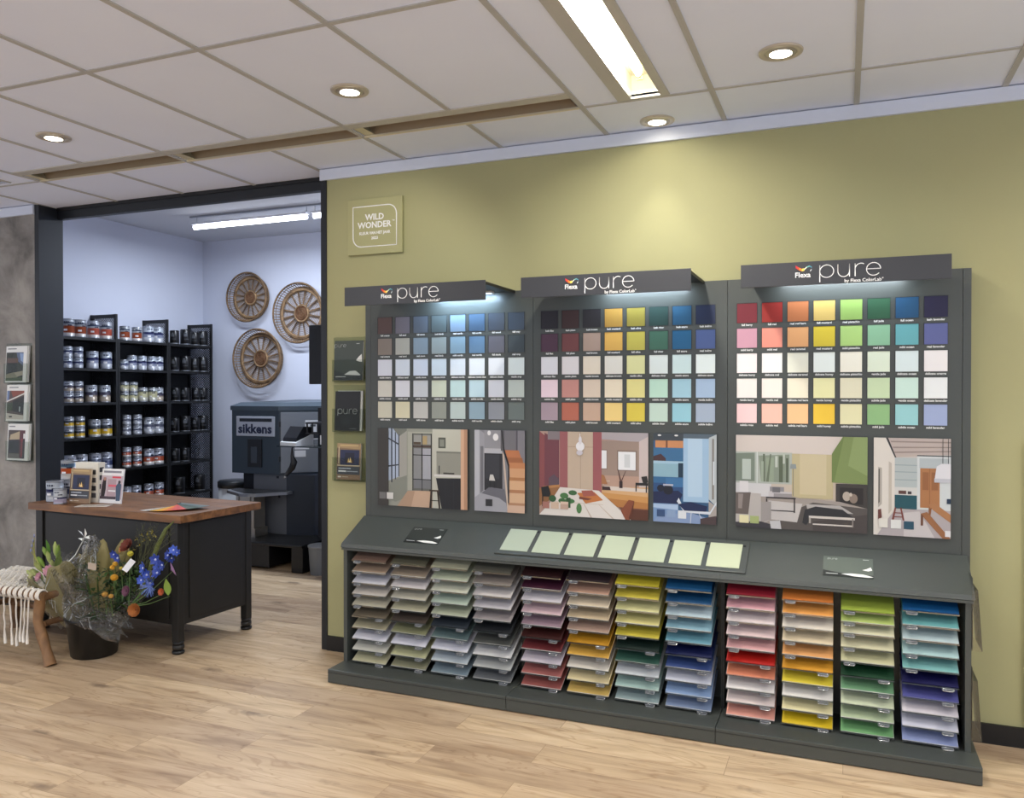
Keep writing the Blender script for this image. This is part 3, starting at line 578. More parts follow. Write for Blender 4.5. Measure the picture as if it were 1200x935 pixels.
P4 = [('35618c', (0,0,1,1)), ('3c4650', (0,0,.5,.08)), ('d09060', (.03,.08,.48,.16)), ('7a4a30', (.20,.08,.23,.16)), ('3a6f9c', (0,.16,.48,.34)), ('4a2f34', [(0,.26),(.12,.23),(.2,.28),(.2,.31),(0,.31)]), ('a8cbe0', (0,.31,.48,.35)), ('90b8ca', (0,.34,.42,.49)), ('12344a', (.40,.33,.48,.49)), ('316898', (0,.49,.48,.62)), ('284e80', (0,.56,.48,.66)), ('3c74a8', (.2,.5,.48,.6)),
      ('12204c', [(0,.66),(.40,.64),(.47,.68),(.4,.79),(0,.79)]), ('0e1830', disc(.12,.62,.06,.04)), ('0c1224', disc(.24,.635,.08,.055)), ('c0c0d0', (.16,.57,.32,.59)), ('7a9ac8', (0,.79,.4,1)), ('b0c8e8', [(0,.8),(.4,.8),(.4,.86),(0,.84)]), ('8aa0c8', [(.1,.92),(.6,.88),(1,.96),(1,1),(0,1)]),
      ('a8cae8', (.48,.04,.88,.76)), ('bcd8f0', (.55,.04,.78,.7)), ('5a6a78', [(.48,0),(1,0),(1,.02),(.88,.05),(.48,.05)]), ('c0c8cc', [(.88,.04),(1,0),(1,.8),(.88,.72)]), ('8a8580', (.93,.05,.96,.72)), ('e0e8ee', (.945,.3,.965,.56)), ('b0a8a4', [(.88,.74),(1,.80),(1,1),(.88,1)]),
      ('dfe6f0', [(.38,.76),(.41,.72),(.5,.85),(.9,.86),(1,.74),(1,.77),(.9,.89),(.5,.88)]), ('0f2250', [(.4,.79),(.6,.76),(.86,.8),(.84,.86),(.5,.86)]), ('d0d8e6', [(.6,.88),(.615,.88),(.6,1),(.59,1)]), ('d0d8e6', [(.72,.88),(.73,.88),(.82,1),(.8,1)]), ('4a3a3c', [(.75,.94),(1,.9),(1,1),(.75,1)]),
      ('33507c', (.06,.86,.19,.94)), ('8fa8cc', (.22,.86,.36,.94)), ('e6eaf0', (.40,.86,.53,.95)), ('f0f0f0', disc(.1,.0+.02,.03,.01)), ('f0f0f0', disc(.37,.02,.03,.01))]
P5 = [('cdbfb0', (0,0,1,1)), ('d9cfc8', [(0,0),(.82,0),(.74,.19),(0,.18)]), ('b4bcb4', (0,.18,.44,.52)), ('7c8a7c', [(.0,.2),(.15,.19),(.15,.5),(0,.5)]), ('8a9686', [(.18,.22),(.42,.2),(.42,.5),(.2,.5)]), ('94a48e', (.24,.24,.30,.5)), ('59644f', (.34,.22,.37,.5)), ('5f6a56', (.215,.2,.23,.5)), ('6a7562', [(.24,.5),(.27,.2),(.28,.2),(.26,.5)]), ('4f5a48', (.395,.24,.41,.5)), ('c4ccc2', (.31,.22,.33,.34)), ('c4ccc2', (.37,.2,.385,.3)), ('c0ccc4', (.05,.26,.12,.48)), ('9fae9a', (.2,.28,.22,.5)), ('dfe6e4', (.165,.18,.172,.52)),
      ('c2b58f', (.44,.19,.75,.66)), ('cfc3a0', (.5,.19,.7,.62)), ('8f9a9c', [(.43,.3),(.47,.3),(.475,.35),(.425,.35)]), ('6c6c6a', (.448,.35,.452,.64)), ('7f9256', [(.82,.0),(1,0),(1,.49),(.74,.48),(.74,.18)]), ('6f8348', [(.74,.18),(.82,.0),(.83,.0),(.76,.46),(.74,.48)]), ('8ea268', [(.9,.0),(1,0),(1,.4),(.86,.3)]),
      ('3a3634', (.77,.49,1,.74)), ('1f1c1c', (.8,.53,.97,.70)), ('b8aca0', disc(.85,.62,.03,.05)), ('8a7a70', disc(.9,.64,.03,.05)), ('cfc4b8', disc(.88,.6,.01,.02)), ('a39a94', [(0,.52),(.5,.66),(.8,.68),(1,.74),(1,1),(0,1)]), ('55504c', [(.35,.86),(.6,.70),(1,.74),(1,1),(.3,1)]), ('453f3e', [(.6,.9),(1,.8),(1,1),(.6,1)]), ('c8c4c2', [(.26,.70),(.52,.72),(.48,.92),(.24,.90)]),
      ('d4d4d6', (0,.52,.28,.66)), ('e2e0e2', (.03,.50,.10,.62)), ('8e8c90', (.27,.55,.38,.62)), ('c9c6c8', (.26,.60,.44,.66)), ('6c6a70', (.29,.555,.35,.61)), ('2a2426', (.24,.66,.47,.675)), ('2a2426', (.24,.68,.25,.80)), ('2a2426', (.455,.66,.465,.82)), ('2a2426', (.28,.80,.46,.81)), ('9a9698', (.30,.62,.44,.66)),
      ('bdb8b4', [(.0,.62),(.2,.63),(.2,.72),(.28,.71),(.28,.9),(.2,.97),(0,1)]), ('a09a98', [(.2,.72),(.28,.71),(.28,.9),(.2,.95)]), ('6a605c', [(0,.63),(.12,.62),(.1,.86),(0,.86)]), ('948a86', [(.02,.64),(.06,.64),(.05,.8),(.02,.8)]),
      ('b4b0ae', [(.55,.72),(.8,.72),(.9,.80),(.56,.79)]), ('25262a', [(.54,.78),(.62,.74),(.82,.76),(.9,.84),(.6,.84),(.55,.94),(.52,.92)]), ('d8d0c8', (.57,.84,.91,.865)), ('b0a8a0', (.57,.86,.585,1-.08)), ('d8d0c8', (.6,.92,.9,.935)), ('8c8480', (.89,.85,.9,.94)),
      ('34323a', [(0,.95),(.2,.93),(.36,.98),(.3,1),(0,1)]), ('c8c8cc', [(.27,.92),(.35,.91),(.36,1),(.28,1)]), ('ebe4b8', (.03,.87,.105,.955)), ('a9b878', (.115,.875,.185,.955))]
P6 = [('cfc9c4', (0,0,1,1)), ('c2b4ae', [(.18,0),(1,0),(1,.16),(.58,.18),(.28,.2)]), ('9a8c88', [(.22,.03),(1,.03),(1,.045),(.23,.045)]), ('9a8c88', [(.25,.09),(1,.08),(1,.092),(.26,.105)]), ('9a8c88', [(.27,.14),(1,.12),(1,.132),(.28,.155)]), ('2c2c2e', [(.16,0),(.19,0),(.3,.2),(.285,.21)]), ('e4dfd6', [(0,0),(.16,0),(.28,.2),(.28,.78),(.05,1),(0,1)]), ('b8b2a8', [(.06,.3),(.11,.31),(.11,.68),(.06,.72)]), ('4a4642', [(.065,.32),(.08,.32),(.08,.66),(.065,.68)]), ('c6beb2', [(.2,.24),(.24,.26),(.24,.74),(.2,.78)]),
      ('b9c3c4', (.28,.2,.57,.52)), ('9eabae', (.28,.27,.57,.28)), ('9eabae', (.28,.34,.57,.35)), ('9eabae', (.28,.42,.57,.43)), ('d8d8d4', (.28,.5,.57,.58)), ('5a3832', (.33,.535,.43,.57)), ('3c3438', (.45,.54,.5,.57)), ('14505c', (.28,.58,.57,.72)), ('d6dcde', (.57,.18,1,.9)), ('3c4044', (.57,.17,1,.18)), ('b8c2c6', (.6,.2,.98,.3)), ('b0784a', (.61,.3,.86,.70)), ('8e5a34', (.73,.3,.737,.7)), ('98623a', (.64,.34,.72,.52)), ('98623a', (.755,.34,.84,.52)),
      ('b5aeb0', [(.2,.82),(.28,.74),(.6,.72),(1,.72),(1,1),(.05,1)]), ('cfc9ca', [(.4,.76),(.6,.74),(.8,1),(.4,1)]), ('7c3a30', [(.24,.84),(.28,.71),(.30,.71),(.27,.84)]), ('7c3a30', [(.35,.71),(.37,.71),(.41,.84),(.385,.84)]), ('7c3a30', (.27,.76,.38,.77)), ('7c3a30', (.26,.80,.39,.81)), ('6a3a34', [(.06,.74),(.1,.73),(.11,.82),(.06,.84)]),
      ('b07a4e', [(.72,.66),(.8,.65),(1,.76),(1,.84),(.74,.70)]), ('8a5632', [(.72,.70),(.76,.70),(.74,.80),(.72,.80)]), ('9a6640', [(.62,.76),(.7,.74),(1,1),(.9,1),(.66,.8)]), ('6a3e26', [(.62,.76),(.65,.78),(.65,.88),(.62,.88)]), ('e8e8ea', (.93,.92,1,.98)),
      ('16161a', (.895,0,.902,.30)), ('16161a', (.965,0,.972,.28)), ('e4e4ea', [(.82,.28),(.88,.25),(1,.25),(1,.44),(.79,.43)]), ('c4c6d0', (.79,.40,1,.44)), ('14304c', (.95,.6,1,.65)), ('eae7dc', (.07,.83,.19,.92)), ('e6e8e4', (.23,.835,.365,.925)), ('1c4c62', (.40,.845,.53,.925))]
def poster(name, label, x0, x1, z0, z1, layers, grp='interior photographs on the display'):
    m = MB(); cx = (x0+x1)/2
    m.box((x0-cx, -.012, 0), (x1-cx, -.001, z1-z0), None, '222428'); art(m, x0-cx, z1-z0, x1-x0, z1-z0, -.012, layers, ink=.78)
    return m.build(name, None, (cx, -.10, z0), label=label, category='poster', group=grp)
PO = [(-.445, .121), (.162, .457)]
PL = [['large photo board of a kitchen with a dark island and black framed glass door', 'narrow photo board of a hallway with wooden stairs and a white chair'],
      ['large photo board of a dining table with a leafy plant and dusty red walls', 'narrow photo board of a blue bunk room with a round wire chair'],
      ['large photo board of a living room with a green chimney breast and white sofa', 'narrow photo board of a room with a wooden table, bench and orange door']]
for k, row in enumerate(((P1, P2), (P3, P4), (P5, P6))):
    for j, L_ in enumerate(row):
        d = -.010 if k else 0
        poster('photo_board', PL[k][j], CX[k] + PO[j][0] + (-.013 if k else 0), CX[k] + PO[j][1] + (0 if not k else .002), .917, 1.357, L_)

# ------------------------------------------------------------------ on the counter
t = thing('sample_board', 'long grey tray of seven pale green sample cards on the counter', 'sample board', (-1.035, -.3295, .7305))
t.rotation_euler = (TILT, 0, 0)
m = MB(); m.box((-.622, .002, .0005), (.622, .228, .012), STAND, bevel=.003); m.build('tray', t)
pale = ['a6b09c', 'a9b39c', 'acb59d', 'afb89e', 'b3bb9e', 'b7be9f', 'bcc2a2']
for i in range(7):
    m = MB(); x = -.600 + i * .1735; m.box((x, .028, .011), (x + .150, .206, .0145), mat(pale[i], .5), bevel=.001)
    m.box((x+.152, .19, .012), (x+.166, .202, .0135), BLACK); m.build('sample_card', t)
def leaflet_art(kind, base='3c4440'):
    if kind == 'slope':
        return [(base, (0,0,1,1)), ('1d2120', [(0,.72),(.3,.82),(.6,.9),(1,.86),(1,1),(0,1)]), ('e8e8e2', [(.36,.88),(.55,.83),(.8,.84),(1,.94),(.9,.98),(.6,.96)]), ('eceae4', [(.78,.62),(.86,.56),(.95,.45),(.98,.6),(.9,.66)]), ('d0d4d0', (.06,.88,.3,.905)), ('d0d4d0', (.8,.08,.92,.1))]
def pure_small(parent, x, y, z, h):
    pure_logo(parent, x, z, y, h, mat('e0e4e0', .5))
def counter_leaflet(x, label, base):
    m = MB(); yy, zz = slope(.052)
    m.box((-.103, -.0022, 0), (.103, -.0004, .135), None, base); art(m, -.103, .135, .206, .135, -.0022, leaflet_art('slope', base))
    o = m.build('folded_leaflet', None, (x, yy, zz), (TILT - PI/2, 0, 0), label=label, category='leaflet', group='leaflets on the sloping counter')
    pure_small(o, -.065, -.0038, .116, .009)
counter_leaflet(-2.102, 'grey green leaflet on the left end of the sloping counter', '2b302d')
counter_leaflet(.018, 'grey green leaflet on the counter right of the sample tray', '586058')

# ------------------------------------------------------------------ wall sign and leaflet holders
t = thing('wall_sign', 'square green wall sign reading WILD WONDER left of the display', 'sign', (-2.551, 0, 2.535))
m = MB(); m.box((-.184, -.022, -.163), (.184, -.001, .163), mat('a9a678', .55), bevel=.002); bd = m.build('board', t)
m = MB(); r_ = .055; pts = []
def rc(x, z, a0, a1, r): return [(x + r*math.cos(R(a)), -.0225, z + r*math.sin(R(a))) for a in range(a0, a1+1, 15)]
pts = [(-.147, -.0225, .118)] + rc(.147-r_, .118-r_, 90, 0, -r_)[:0]
pts = [(-.147, -.0225, .118)] + [(.147-r_ + r_*math.cos(R(a)), -.0225, .118-r_ + r_*math.sin(R(a))) for a in range(90, -1, -15)] + [(.147, -.0225, -.118)] + [(-.147+r_ + r_*math.cos(R(a)), -.0225, -.118+r_ + r_*math.sin(R(a))) for a in range(270, 179, -15)]
m.tube(pts, .0035, WHITE, closed=True, seg=6); m.build('outline', bd)
text('sign_text', 'WILD', .050, WHITE, bd, (0, -.0225, .052), bold=.0012)
text('sign_text', 'WONDER', .050, WHITE, bd, (-.002, -.0225, .006), bold=.0012)
text('sign_text', '™', .020, WHITE, bd, (.126, -.0225, .020))
text('sign_text', 'KLEUR VAN HET JAAR', .023, WHITE, bd, (0, -.0225, -.040), bold=.0006, sx=.92)
text('sign_text', '2023', .023, WHITE, bd, (0, -.0225, -.070), bold=.0006)

def holder(x, z, label, w_=.205, h_=.25, rz=0, y=0, loc=None):
    t = thing('leaflet_holder', label, 'leaflet holder', loc or (x, y, z), rz)
    m = MB(); c2 = clear('f4f6f4', .0)
    m.box((-w_/2-.02, -.004, -.01), (w_/2+.02, -.001, h_+.03), c2); m.build('backplate', t)
    m = MB(); m.box((-w_/2-.006, -.040, 0), (w_/2+.006, -.038, h_*.55), c2); m.box((-w_/2-.006, -.040, 0), (w_/2+.006, -.004, .002), c2)
    m.box((-w_/2-.008, -.040, 0), (-w_/2-.006, -.004, h_*.55), c2); m.box((w_/2+.006, -.040, 0), (w_/2+.008, -.004, h_*.55), c2); m.build('pocket', t)
    return t
def leaflets(x, z, y, w_, h_, layers, label, th=.012, base='e8e6e0', rz=0, fan=True, cat='leaflets'):
    m = MB()
    m.box((-w_/2, -th, 0), (w_/2, 0, h_), None, base)
    if fan: m.box((-w_/2+.014, -th*.6, .002), (w_/2+.012, .004, h_+.003), None, 'cfd2ce')
    art(m, -w_/2, h_, w_, h_, -th, layers)
    return m.build('leaflet_stack', None, (x, y, z), (R(-3), 0, rz), label=label, category=cat)
# three holders on the green wall
holder(-2.727, 1.625, 'clear leaflet holder nearest the sign, topmost of the three on the green wall', h_=.235)
o = leaflets(-2.727, 1.632, -.024, .20, .235, [('434a45', (0,0,1,1)), ('2f3436', [(0,.72),(.3,.82),(.6,.88),(1,.86),(1,1),(0,1)]), ('d4d6d6', [(.36,.86),(.55,.77),(.75,.76),(.93,.86),(.9,.88)]), ('e2e2de', [(.76,.5),(.84,.42),(.95,.34),(.97,.54),(.86,.53)]), ('b8bcb8', (.06,.9,.42,.92)), ('c8ccc8', (.76,.07,.87,.085))], 'grey green leaflets with a white bowl, in the top holder on the green wall', fan=False)
pure_small(o, -.06, -.0135, .205, .018)
holder(-2.727, 1.325, 'middle clear leaflet holder on the green wall')
o = leaflets(-2.735, 1.332, -.024, .175, .235, [('0c0d0f', (0,0,1,1)), ('1d2022', (.0,.62,1,.63)), ('24282a', (.3,.68,.6,.86)), ('8a8c8c', (.6,.94,.85,.95))], 'black leaflets lettered pure, in the middle holder on the green wall')
pure_small(o, .0, -.0135, .115, .030)
holder(-2.727, 1.035, 'lowest clear leaflet holder on the green wall')
FIRE = [('8a7256', (0,0,1,1)), ('a88e66', [(0,.0),(1,.02),(1,.16),(0,.12)]), ('c2a878', (.12,.04,.9,.08)), ('6a5440', (0,.14,.12,.56)), ('c9b894', (.06,.1,.1,.56)), ('23284a', (.14,.18,.94,.60)), ('14162c', (.34,.26,.74,.54)), ('4a2e22', (.4,.44,.7,.54)), ('f0c878', [(.46,.52),(.49,.40),(.53,.50),(.57,.38),(.62,.50),(.64,.53)]), ('fff0c8', [(.51,.52),(.55,.46),(.58,.52)]), ('d8c8ac', (.02,.60,.98,.625)), ('454850', (.03,.64,.97,.86)), ('c9d0dc', (.08,.68,.6,.705)), ('f0f2f4', (.08,.75,.4,.79)), ('aab0b8', (.42,.76,.9,.785)), ('93765a', (0,.87,1,1)), ('f0e8dc', (.06,.91,.2,.945)), ('d8ccb8', (.24,.92,.5,.935))]
leaflets(-2.727, 1.042, -.024, .165, .215, FIRE, 'brown and blue fireplace leaflets, in the lowest holder on the green wall', fan=False)
# three holders on the grey wall
ART_A = [('f0f0ec', (0,0,1,1)), ('8a8c90', (.08,.055,.5,.085)), ('3a3c34', (.02,.17,.84,.96)), ('5c6a86', [(.5,.17),(.84,.17),(.84,.55),(.6,.42)]), ('8ea6cc', [(.66,.2),(.84,.2),(.84,.45),(.72,.4)]), ('5f4a40', (.06,.33,.6,.46)), ('1d1d1c', (.1,.46,.55,.74)), ('b0a68e', [(.3,.74),(.84,.68),(.84,.8),(.5,.86)]), ('8e8a70', [(.02,.78),(.4,.72),(.6,.86),(.02,.96)]), ('4c5c38', [(.02,.88),(.84,.86),(.84,.96),(.02,.96)]), ('2b2f22', [(.1,.17),(.4,.17),(.3,.32),(.06,.3)])]
ART_B = [('f0f0ec', (0,0,1,1)), ('8a8c90', (.12,.055,.55,.085)), ('5a4a42', (.02,.16,.84,.95)), ('6a7ea8', [(.02,.16),(.14,.16),(.12,.42),(.02,.44)]), ('8c4a38', [(.2,.16),(.84,.16),(.84,.22),(.3,.34)]), ('e0dcd4', [(.02,.44),(.84,.22),(.84,.26),(.02,.48)]), ('262220', [(.3,.44),(.84,.3),(.84,.8),(.3,.72)]), ('3f4a30', (.02,.5,.3,.72)), ('d4ccc0', [(.02,.78),(.84,.84),(.84,.95),(.02,.95)]), ('1c1a18', (.44,.42,.5,.74)), ('b0b8b8', (.62,.6,.68,.74)), ('25211f', (.15,.86,.3,.9))]
ART_C = [('f0f0ec', (0,0,1,1)), ('8a8c90', (.06,.055,.35,.085)), ('4e4440', (.04,.17,.84,.95)), ('b9a88a', [(.14,.3),(.58,.2),(.6,.42),(.1,.44)]), ('5c2e36', (.58,.17,.84,.95)), ('32303a', (.06,.44,.56,.8)), ('201e20', (.1,.5,.3,.7)), ('6c6662', (.04,.82,.6,.95)), ('e8e4e0', (.76,.26,.84,.4)), ('8a3a40', (.66,.4,.76,.9)), ('403a3c', (.74,.42,.84,.94))]
for x, z, a_, lb in ((-5.553, 1.625, ART_A, 'uppermost'), (-5.548, 1.345, ART_B, 'middle'), (-5.540, 1.062, ART_C, 'lowest')):
    pos = {'uppermost': 'topmost', 'middle': 'middle', 'lowest': 'lowest'}[lb]
    t = holder(x, z, '%s of the three clear leaflet holders on the grey plaster wall' % pos, .22, .26)
    leaflets(x, z + .006, -.024, .215, .262, a_, {'uppermost': 'white brochures with a blue sky house photo, topmost on the grey wall', 'middle': 'white brochures with a brick house and awning photo, on the grey wall', 'lowest': 'white brochures with a red door house photo, lowest on the grey wall'}[lb], fan=True)
# clear holders on the right flank of the stand
for z, lb in ((.50, 'upper clear leaflet holder on the right flank of the display'), (.13, 'lower clear leaflet holder on the right flank of the display')):
    t = thing('leaflet_holder', lb, 'leaflet holder', (.497, -.25, z), 0)
    c2 = clear('fafaf8', .06, .15, .01)
    m = MB(); m.box((-.008, -.10, 0), (-.005, .10, .30), c2); m.build('backplate', t)
    m = MB(); m.prism([(.028, 0), (.031, 0), (.014, .25), (.011, .25)], -.10, .10, c2, axis='y'); m.prism([(-.008, 0), (.03, 0), (.03, .002), (-.008, .002)], -.10, .10, c2, axis='y'); m.prism([(-.008, 0), (.03, 0), (.012, .25), (-.008, .25)], -.102, -.10, c2, axis='y'); m.build('pocket', t)

# ------------------------------------------------------------------ wicker wheels
wick = wood_mat('4a3828', '85694a', 8, 8, .7); wick2 = wood_mat('5c4632', 'a3845f', 10, 10, .7)
def wheel(x, z, Ro, label, ns=16):
    """a shallow basket: wide rim towards the room, spoked disc near the wall"""
    t = thing('wicker_wheel', label, 'wall decoration', (x, 3.0, z), 0, 'wicker wheels on the back room wall')
    D_ = .090; Rb = Ro * .885; Ri = Ro * .80; yb = -.020
    def circ(r, y, n=48): return [(r*math.cos(2*PI*i/n), y, r*math.sin(2*PI*i/n)) for i in range(n)]
    m = MB(); m.tube(circ(Ro, -D_), .010, wick, closed=True, seg=8); m.build('front_hoop', t)
    m = MB(); m.tube(circ(Rb, yb+.008), .009, wick, closed=True, seg=8); m.build('back_hoop', t)
    m = MB(); m.tube(circ(Ri, yb), .013, wick2, closed=True, seg=8); m.tube(circ(Ri*1.065, yb-.002), .008, wick, closed=True, seg=6); m.build('inner_hoop', t)
    m = MB()
    for i in range(64):
        a = 2*PI*i/64; ca, sa = math.cos(a), math.sin(a)
        m.tube([(Rb*ca, yb+.006, Rb*sa), (Ro*ca, -D_, Ro*sa)], .0042, wick2, seg=5)
    m.tube(circ(Ro*.96, -.060), .004, wick, closed=True, seg=5)
    m.build('rim_weave', t, kind='stuff')
    m = MB()
    for q in range(10):
        m.tube(circ(Ri * (.36 + .64 * (q+.5) / 10.4), yb+.005, 40), .0030, wick2, closed=True, seg=4)
    m.build('ring_weave', t)
    for i in range(ns):
        a = 2*PI*(i+.5)/ns; ca, sa = math.cos(a), math.sin(a); m = MB()
        for d in (-.0065, 0, .0065):
            p0 = Vector((Ri*.33*ca - d*.6*sa, yb, Ri*.33*sa + d*.6*ca)); p1 = Vector((Ri*ca - d*sa, yb, Ri*sa + d*ca))
            m.tube([p0, p1], .0036, wick, seg=5)
        m.build('spoke', t)
    m = MB(); m.tube(circ(Ri*.34, yb-.003), .011, wick2, closed=True, seg=8); m.build('hub_ring', t)
    m = MB(); hubm = mat('6a4228', .8)
    for k in range(6):
        rr = Ri * .28 * (k+.6) / 6
        m.tube([((rr + .004*math.sin(5*a + k)) * math.cos(a), yb-.004 - .002 * (k % 2), (rr + .004*math.sin(5*a + k)) * math.sin(a)) for a in [2*PI*i/30 for i in range(30)]], .0055, hubm if k % 2 else wick, closed=True, seg=5)
    m.poly(circ(Ri*.31, yb+.001, 28), hubm); m.build('hub', t)
    return t
wheel(-5.955, 2.58, .262, 'smallest wicker wheel, upper left on the white back wall')
wheel(-5.29, 2.387, .312, 'wicker wheel furthest right on the wall, beside the black door frame')
wheel(-5.82, 1.92, .312, 'lower wicker wheel on the wall, above the tinting machine')

# ------------------------------------------------------------------ RACKS
RACKM = mat('0d0e10', .5); PERF = perforated()
SHZ = [2.05, 1.774, 1.465, 1.15, .84, .515, .20]
RXF = -6.3
yends = [(.925, 1.545), (1.548, 2.168), (2.171, 2.785)]
rn = ['nearest', 'middle', 'furthest']
for k, (y0, y1) in enumerate(yends):
    t = thing('shelving_rack', ['black metal rack nearest the door frame, with orange and silver tins', 'black metal rack between the other two, with silver and orange tins', 'black perforated rack in the far corner, holding black tins'][k], 'shelving rack', (RXF - .165, (y0+y1)/2, 0), 0, 'black metal shelving racks')
    h = (y1-y0)/2
    for sx in (-.165, .14):
        for sy in (-h, h-.022):
            m = MB(); m.box((sx, sy, 0), (sx+.024, sy+.022, 2.29 if sy > 0 else 2.06), RACKM, bevel=.002); m.build('upright', t)
    for z in SHZ:
        m = MB(); m.box((-.162, -h+.001, z-.022), (.162, h-.001, z), RACKM); m.build('shelf', t)
    m = MB(); m.box((-.141, h-.014, .05), (.141, h-.011, 2.26), PERF); m.build('perforated_side', t)
    m = MB(); m.box((-.141, h-.02, 2.255), (.141, h-.004, 2.288), RACKM); m.build('top_rail', t)
    m = MB(); m.box((-.163, -h+.002, .05), (-.160, h-.002, 2.06), mat('26282b', .6)); m.build('back_sheet', t)
# paint tins
silver = mat('c4c8d0', .28, .75)
def can(r, h, bands, name='paint_tin', seg=20, label='', cat='paint tin', loc=(0, 0, 0), group=None, lid='9a9ea6', marks='1c2238', rz=0):
    t = thing(name, label, cat, loc, rz, group)
    m = MB(); m.lathe([(r*.97, 0), (r, .002), (r, .006), (r*.975, .008), (r*.975, h-.008), (r, h-.006), (r, h-.001), (r*.94, h)], mat(lid, .3, .7), seg=seg); b = m.build('tin_body', t)
    m = MB(); prof = []; cols = []
    z0 = .009; H = h - .018
    for f0, f1, c in bands:
        prof += [(r*.982, z0 + f0*H), (r*.982, z0 + f1*H)]; cols += [dim(c, .68)] * 2
    m.lathe(prof, printed(.35, .25), seg=seg, cap=False, colors=cols[:len(prof)-1])
    lb_ = m
    # printed lettering blocks facing the room (+X / -Y side)
    for a0, a1, f0, f1, c in ((-75, -15, .80, .90, marks), (-70, -35, .30, .42, 'e8e8ea'), (-30, 10, .62, .70, marks)):
        n = 4; rr = r * .9835
        for i in range(n):
            u0 = R(a0 + (a1-a0)*i/n); u1 = R(a0 + (a1-a0)*(i+1)/n)
            m.poly([(rr*math.cos(u0), rr*math.sin(u0), z0+f0*H), (rr*math.cos(u1), rr*math.sin(u1), z0+f0*H), (rr*math.cos(u1), rr*math.sin(u1), z0+f1*H), (rr*math.cos(u0), rr*math.sin(u0), z0+f1*H)], printed(.35, .25), c)
    m.build('label_band', t)
    m = MB(); m.lathe([(r*.86, h-.002), (r*.86, h+.0015), (r*.80, h+.002), (r*.78, h-.001), (0.0005, h-.001)], mat(lid, .3, .7), seg=seg, cap=False); m.build('lid', t)
    return t
B_ = {
 'orange': [(0, .18, 'e6e0dc'), (.18, .62, '9a4522'), (.62, .76, 'a8aab0'), (.76, .84, '2c3a58'), (.84, 1, 'b8bcc4')],
 'salmon': [(0, .18, 'e6e0dc'), (.18, .60, 'b5503c'), (.60, .72, 'b8bcc4'), (.72, .80, '2c3a58'), (.80, 1, 'c0c4cc')],
 'navy striped': [(0, .30, 'c8ccd4'), (.30, .50, '8a90a8'), (.50, .64, '23295a'), (.64, 1, 'c4ccd8')],
 'beige': [(0, .34, 'bcae9c'), (.34, .42, '8a7a70'), (.42, .62, '4a4658'), (.62, 1, 'c4c8d0')],
 'cream': [(0, .3, 'c8c6b8'), (.3, .72, 'c9c39c'), (.72, .8, '5c6050'), (.8, 1, 'c4c8cc')],
 'yellow': [(0, .12, 'c8c8c4'), (.12, .45, 'd2a826'), (.45, .62, '3c4048'), (.62, .7, '6a6e74'), (.7, 1, 'bcc0c8')],
 'blue': [(0, .25, 'b0b4c0'), (.25, .55, '27325c'), (.55, .7, '6c7288'), (.7, 1, 'b4b8c4')],
 'grey': [(0, .25, 'c0c2c8'), (.25, .4, '9a9ca8'), (.4, .6, '4c4f60'), (.6, 1, 'bcc0c8')],
 'red orange': [(0, .2, 'd4d0cc'), (.2, .52, 'a84c30'), (.52, .62, '44485c'), (.62, 1, 'b4b8c4')]}
protos = {}
def put_can(kind, small, px_y, z, label, group, x=-6.365):
    key = (kind, small)
    r, h = {0: (.052, .158), 1: (.042, .094), 2: (.046, .138), 3: (.058, .165)}[small]
    loc = (x, px_y, z)
    rz = R(random.uniform(-18, 18))
    if kind == 'black':
        if key not in protos:
            t = thing('black_paint_tin', label, 'paint tin', loc, rz, group)
            m = MB(); m.lathe([(r*.97, 0), (r, .002), (r, h-.004), (r*.94, h)], mat('131315', .3, .2), seg=20); m.build('tin_body', t)
            m = MB(); m.lathe([(r*1.006, .004), (r*1.006, .012)], mat('8a8e94', .3, .6), seg=20, cap=False); m.build('bottom_ring', t)
            m = MB()
            for a0, a1, f0, f1, c in ((-80, -40, .55, .75, '4c4f55'), (-75, -20, .35, .40, '383b40'), (-70, -50, .78, .84, '686c70')):
                for i in range(4):
                    u0 = R(a0 + (a1-a0)*i/4); u1 = R(a0 + (a1-a0)*(i+1)/4); rr = r*1.004
                    m.poly([(rr*math.cos(u0), rr*math.sin(u0), f0*h), (rr*math.cos(u1), rr*math.sin(u1), f0*h), (rr*math.cos(u1), rr*math.sin(u1), f1*h), (rr*math.cos(u0), rr*math.sin(u0), f1*h)], None, c)
            m.build('label_print', t)
            m = MB(); m.lathe([(r*.9, h-.001), (r*.9, h+.003), (r*.84, h+.003), (r*.82, h+.001), (.0005, h+.001)], mat('1c1c1f', .3, .3), seg=20, cap=False); m.build('lid', t)
            protos[key] = t
        else: dup(protos[key], loc, rz, label, group)
        return
    if key not in protos: protos[key] = can(r, h, B_[kind], label=label, loc=loc, group=group, rz=rz)
    else: dup(protos[key], loc, rz, label, group)
f_, yaw_ = 958.69, R(22.103)
def y_at(px, x=-6.365):        # where along the rack a tin stands (column of the photograph -> metres along the wall)
    u = (px - 600) / f_
    dx = -math.sin(yaw_) + u * math.cos(yaw_); dy = math.cos(yaw_) + u * math.sin(yaw_)
    return -4.1657 + dy * (x / dx)
row_n = ['top', 'second', 'third', 'fourth', 'fifth', 'sixth']
W3 = ['first', 'second', 'third', 'fourth', 'fifth', 'sixth']
